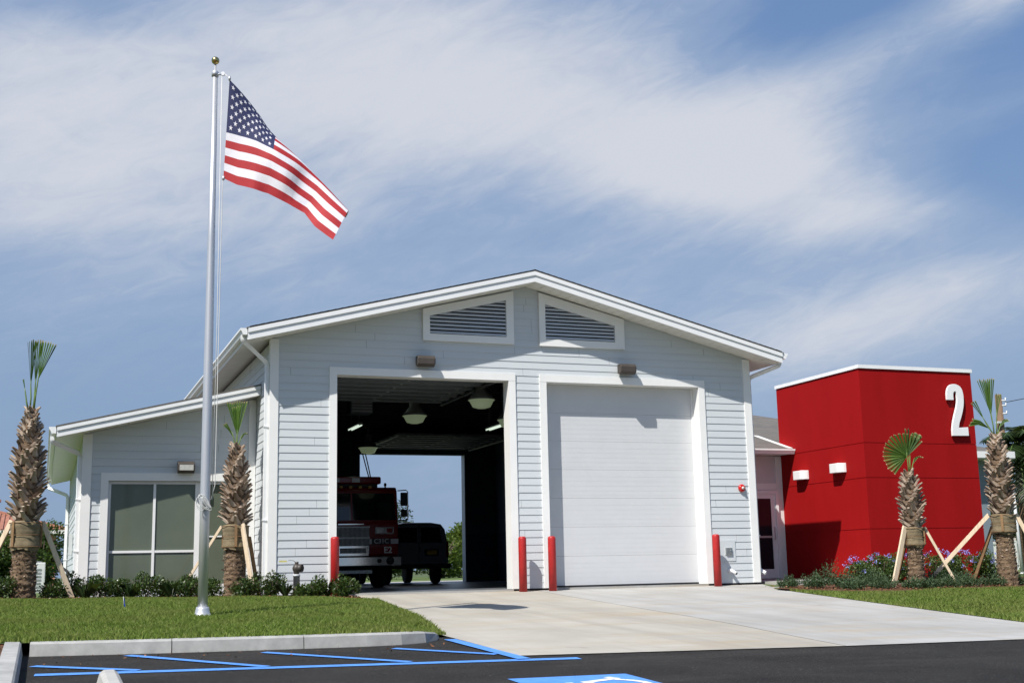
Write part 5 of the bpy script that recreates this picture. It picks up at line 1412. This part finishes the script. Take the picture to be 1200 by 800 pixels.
# dark feather palm at the right edge
px_, py_, pz_ = 23.95, 7.6, -.1
T_ = thing('feather_palm', (px_,py_,pz_),'dark feathery palm at the right frame edge','palm tree')
g = MB(); g.tube([(px_,py_,pz_-.1),(px_+.05,py_,pz_+2),(px_,py_,pz_+4.1)],[.26,.20,.17],14); g.build('trunk','bark',T_)
rg = np.random.default_rng(9)
for k in range(46):
    a = k*2.4; el = rg.uniform(-.75,1.25); L = rg.uniform(1.4,2.0); d = np.array([math.cos(a)*math.cos(el),math.sin(a)*math.cos(el),math.sin(el)])
    pts = [np.array([px_,py_,pz_+4.05])+d*L*t+np.array([0,0,-1.1*t*t]) for t in np.linspace(0,1,9)]
    g = MB(); g.tube([tuple(p) for p in pts],[.02,.018,.016,.014,.012,.01,.008,.006,.004],5); F_ = g.build('frond','frondstem',T_); V = []
    for j in range(64):
        t = .12+.88*j/64; i0 = min(7,int(t*8)); p = pts[i0]+(pts[i0+1]-pts[i0])*(t*8-i0); tg = pts[i0+1]-pts[i0]; tg /= np.linalg.norm(tg)
        s_ = np.cross(tg,[0,0,1]); s_ /= np.linalg.norm(s_)+1e-6; e_ = (s_*(1 if j % 2 else -1)+tg*.6+np.array([0,0,-.35])+rg.normal(size=3)*.12); e_ /= np.linalg.norm(e_); ll = .48*math.sin(math.pi*min(1,t*.85+.12))+.1
        w = tg*.024; V.append([p-w,p+e_*ll*.6-w,p+e_*ll+np.array([0,0,-.06]),p+e_*ll*.6+w,p+w])
    o = quads(np.array(V),'leaflets','darktree',F_); o['kind'] = 'stuff'
# utility pole, wire, metal post
T_ = thing('utility_pole', (38.6,24.5,-.2),'brown timber utility pole behind the far right palm','utility pole')
g = MB(); g.tube([(38.6,24.5,-.3),(38.6,24.5,8.35)],[.22,.16],14); g.build('shaft','pole',T_)
for z_ in (7.4,7.8,8.05):
    g = MB(); g.tube([(38.6,24.4,z_),(38.85,24.3,z_),(38.85,24.3,z_+.14)],.04,8); g.build('insulator','acgrey',T_)
g = MB(); g.box(38.2,38.6,24.2,24.4,6.9,7.0); g.build('bracket','acgrey',T_)
g = MB(); g.tube([(38.8,24.3,7.95),(46,22,9.3),(58,18,12.0)],.018,5); g.build('wire','cable',T_)
T_ = thing('metal_post', (23.1,7.0,-.1),'slim grey metal post beside the far right palm','post')
g = MB(); g.tube([(23.1,7.0,-.2),(23.02,7.0,2.6)],.05,10); g.build('shaft','acgrey',T_)
g = MB(); g.lathe([(.08,0),(.08,.03),(.05,.06)],(23.1,7.0,-.09),12); g.build('base','acgrey',T_)

# ================================================================== LIGHT
sd_ = Vector((1.36,1.0,-2.12)).normalized()
ld = bpy.data.lights.new('sun','SUN'); ld.energy = 4.0; ld.angle = R(.53); ld.color = (1,.955,.89)
lo = bpy.data.objects.new('sun', ld); COL.objects.link(lo); lo.rotation_mode = 'QUATERNION'; lo.rotation_quaternion = sd_.to_track_quat('-Z','Y'); lo.location = (-20,-20,30)
ts = -sd_
w = bpy.data.worlds.new('World'); S.world = w; w.use_nodes = True; nt = w.node_tree
bg = nt.nodes['Background']; 
sky = nd(nt,'ShaderNodeTexSky'); sky.sky_type = 'NISHITA'; sky.sun_disc = False
sky.sun_elevation = math.asin(ts.z); sky.sun_rotation = math.atan2(ts.x,ts.y)
sky.air_density = 1.0; sky.dust_density = .6; sky.ozone_density = 2.0
STR = .085
tc = nd(nt,'ShaderNodeTexCoord'); dirv = tc.outputs['Generated']
def mth(op, a, b_=None, c_=None, clamp=False):
    n_ = nd(nt,'ShaderNodeMath', operation=op); n_.use_clamp = clamp
    for i, v in enumerate((a,b_,c_)):
        if v is None: continue
        if isinstance(v,(int,float)): n_.inputs[i].default_value = v
        else: nt.links.new(v, n_.inputs[i])
    return n_.outputs[0]
def dot(vec):
    n_ = nd(nt,'ShaderNodeVectorMath', operation='DOT_PRODUCT'); nt.links.new(dirv, n_.inputs[0]); n_.inputs[1].default_value = vec; return n_.outputs['Value']
U_ = dot((math.cos(YAW),-math.sin(YAW),0)); V_ = dot((0,0,1))
cmb = nd(nt,'ShaderNodeCombineXYZ')
# stretched, tilted cirrus coordinates
uu_ = mth('ADD', mth('MULTIPLY',U_,.94), mth('MULTIPLY',V_,.30)); vv_ = mth('ADD', mth('MULTIPLY',U_,-.30), mth('MULTIPLY',V_,.94))
nt.links.new(mth('MULTIPLY',uu_,2.1), cmb.inputs[0]); nt.links.new(mth('MULTIPLY',vv_,6.2), cmb.inputs[1])
F_dot = dot((math.sin(YAW),math.cos(YAW),0)); nt.links.new(mth('MULTIPLY',F_dot,1.5), cmb.inputs[2])
def wn(scale, detail, rough, dist, off):
    mp = nd(nt,'ShaderNodeMapping'); mp.inputs['Location'].default_value = off; nt.links.new(cmb.outputs[0], mp.inputs[0])
    n_ = nd(nt,'ShaderNodeTexNoise'); n_.inputs['Scale'].default_value = scale; n_.inputs['Detail'].default_value = detail; n_.inputs['Roughness'].default_value = rough; n_.inputs['Distortion'].default_value = dist
    nt.links.new(mp.outputs[0], n_.inputs['Vector']); return n_.outputs['Fac']
nz1 = wn(1.5,5,.5,.5,(2.3,1.1,0)); nz2 = wn(4.2,8,.6,1.2,(7.1,4.2,0)); nz3 = wn(9.0,8,.62,1.6,(3.1,9.2,0))
def gauss(u0,v0,su,sv,amp,tilt=0):
    du = mth('SUBTRACT',U_,u0); dv = mth('SUBTRACT',V_,v0)
    a = mth('ADD',mth('MULTIPLY',du,math.cos(tilt)),mth('MULTIPLY',dv,math.sin(tilt))); b_ = mth('ADD',mth('MULTIPLY',du,-math.sin(tilt)),mth('MULTIPLY',dv,math.cos(tilt)))
    q_ = mth('ADD', mth('POWER',mth('ABSOLUTE',mth('DIVIDE',a,su)),2), mth('POWER',mth('ABSOLUTE',mth('DIVIDE',b_,sv)),2))
    return mth('MULTIPLY', mth('EXPONENT', mth('MULTIPLY',q_,-1)), amp)
gs = [(-.30,.37,.22,.11,.42,.0),(-.02,.405,.20,.07,.46,.05),(-.38,.27,.16,.12,.30,0),(.10,.335,.18,.050,.42,-.12),(.19,.300,.085,.030,.42,-.1),(.29,.262,.10,.020,.34,.05),(.365,.405,.045,.035,.42,.2),(.24,.36,.14,.03,.28,.42),(.36,.20,.18,.05,.22,.10),(.22,.17,.14,.03,.16,.25),(.40,.345,.09,.03,.22,.3)]
neg = [(.41,.285,.07,.035,-.60,.0),(.27,.425,.09,.025,-.60,.3),(.40,.375,.07,.025,-.45,.2),(-.36,.42,.12,.03,-.2,0),(.0,.22,.34,.12,.28,-.1),(.3,.16,.25,.06,.12,0),(-.30,.13,.25,.08,-.12,0)]
tot = mth('ADD', mth('ADD', mth('MULTIPLY',nz1,.60), mth('MULTIPLY',nz2,.22)), mth('MULTIPLY', mth('SUBTRACT',nz3,.5), .22))
for q_ in gs+neg: tot = mth('ADD', tot, gauss(*q_))
cov = mth('MULTIPLY', mth('SUBTRACT',tot,.26), 1.12, clamp=True)
mr = nd(nt,'ShaderNodeMapRange', interpolation_type='SMOOTHSTEP'); nt.links.new(cov, mr.inputs[0]); mr.inputs[1].default_value = 0.0; mr.inputs[2].default_value = 1.0; mr.inputs[3].default_value = .12; mr.inputs[4].default_value = .95
hz_ = nd(nt,'ShaderNodeMix', data_type='RGBA'); 
EX = 2**.68*STR
cc = (.60/EX,.625/EX,.71/EX,1)
crp = ramp(nt, mr.outputs[0], [(.0,(.36/EX/20,.46/EX/20,.62/EX/20)),(.55,(.43/EX/20,.52/EX/20,.67/EX/20)),(.92,(.66/EX/20,.69/EX/20,.76/EX/20))])
csc = nd(nt,'ShaderNodeVectorMath', operation='SCALE'); nt.links.new(crp, csc.inputs[0]); csc.inputs['Scale'].default_value = 20
up_ = nd(nt,'ShaderNodeMix', data_type='RGBA'); up_.inputs[7].default_value = (.085/EX,.205/EX,.48/EX,1); nt.links.new(sky.outputs[0], up_.inputs[6]); up_.inputs[0].default_value = .6
hb_ = nd(nt,'ShaderNodeMix', data_type='RGBA'); hb_.inputs[7].default_value = (.24/EX,.345/EX,.515/EX,1); nt.links.new(up_.outputs[2], hb_.inputs[6])
hq_ = mth('POWER', mth('ABSOLUTE', mth('DIVIDE', V_, .26)), 2); nt.links.new(mth('MULTIPLY', mth('EXPONENT', mth('MULTIPLY', hq_, -1)), .88), hb_.inputs[0])
nt.links.new(csc.outputs[0], hz_.inputs[7]); nt.links.new(hb_.outputs[2], hz_.inputs[6]); nt.links.new(mr.outputs[0], hz_.inputs[0])
nt.links.new(hz_.outputs[2], bg.inputs['Color']); bg.inputs['Strength'].default_value = STR
S.cycles.max_bounces = 6; S.cycles.diffuse_bounces = 3; S.cycles.glossy_bounces = 3; S.cycles.transmission_bounces = 2
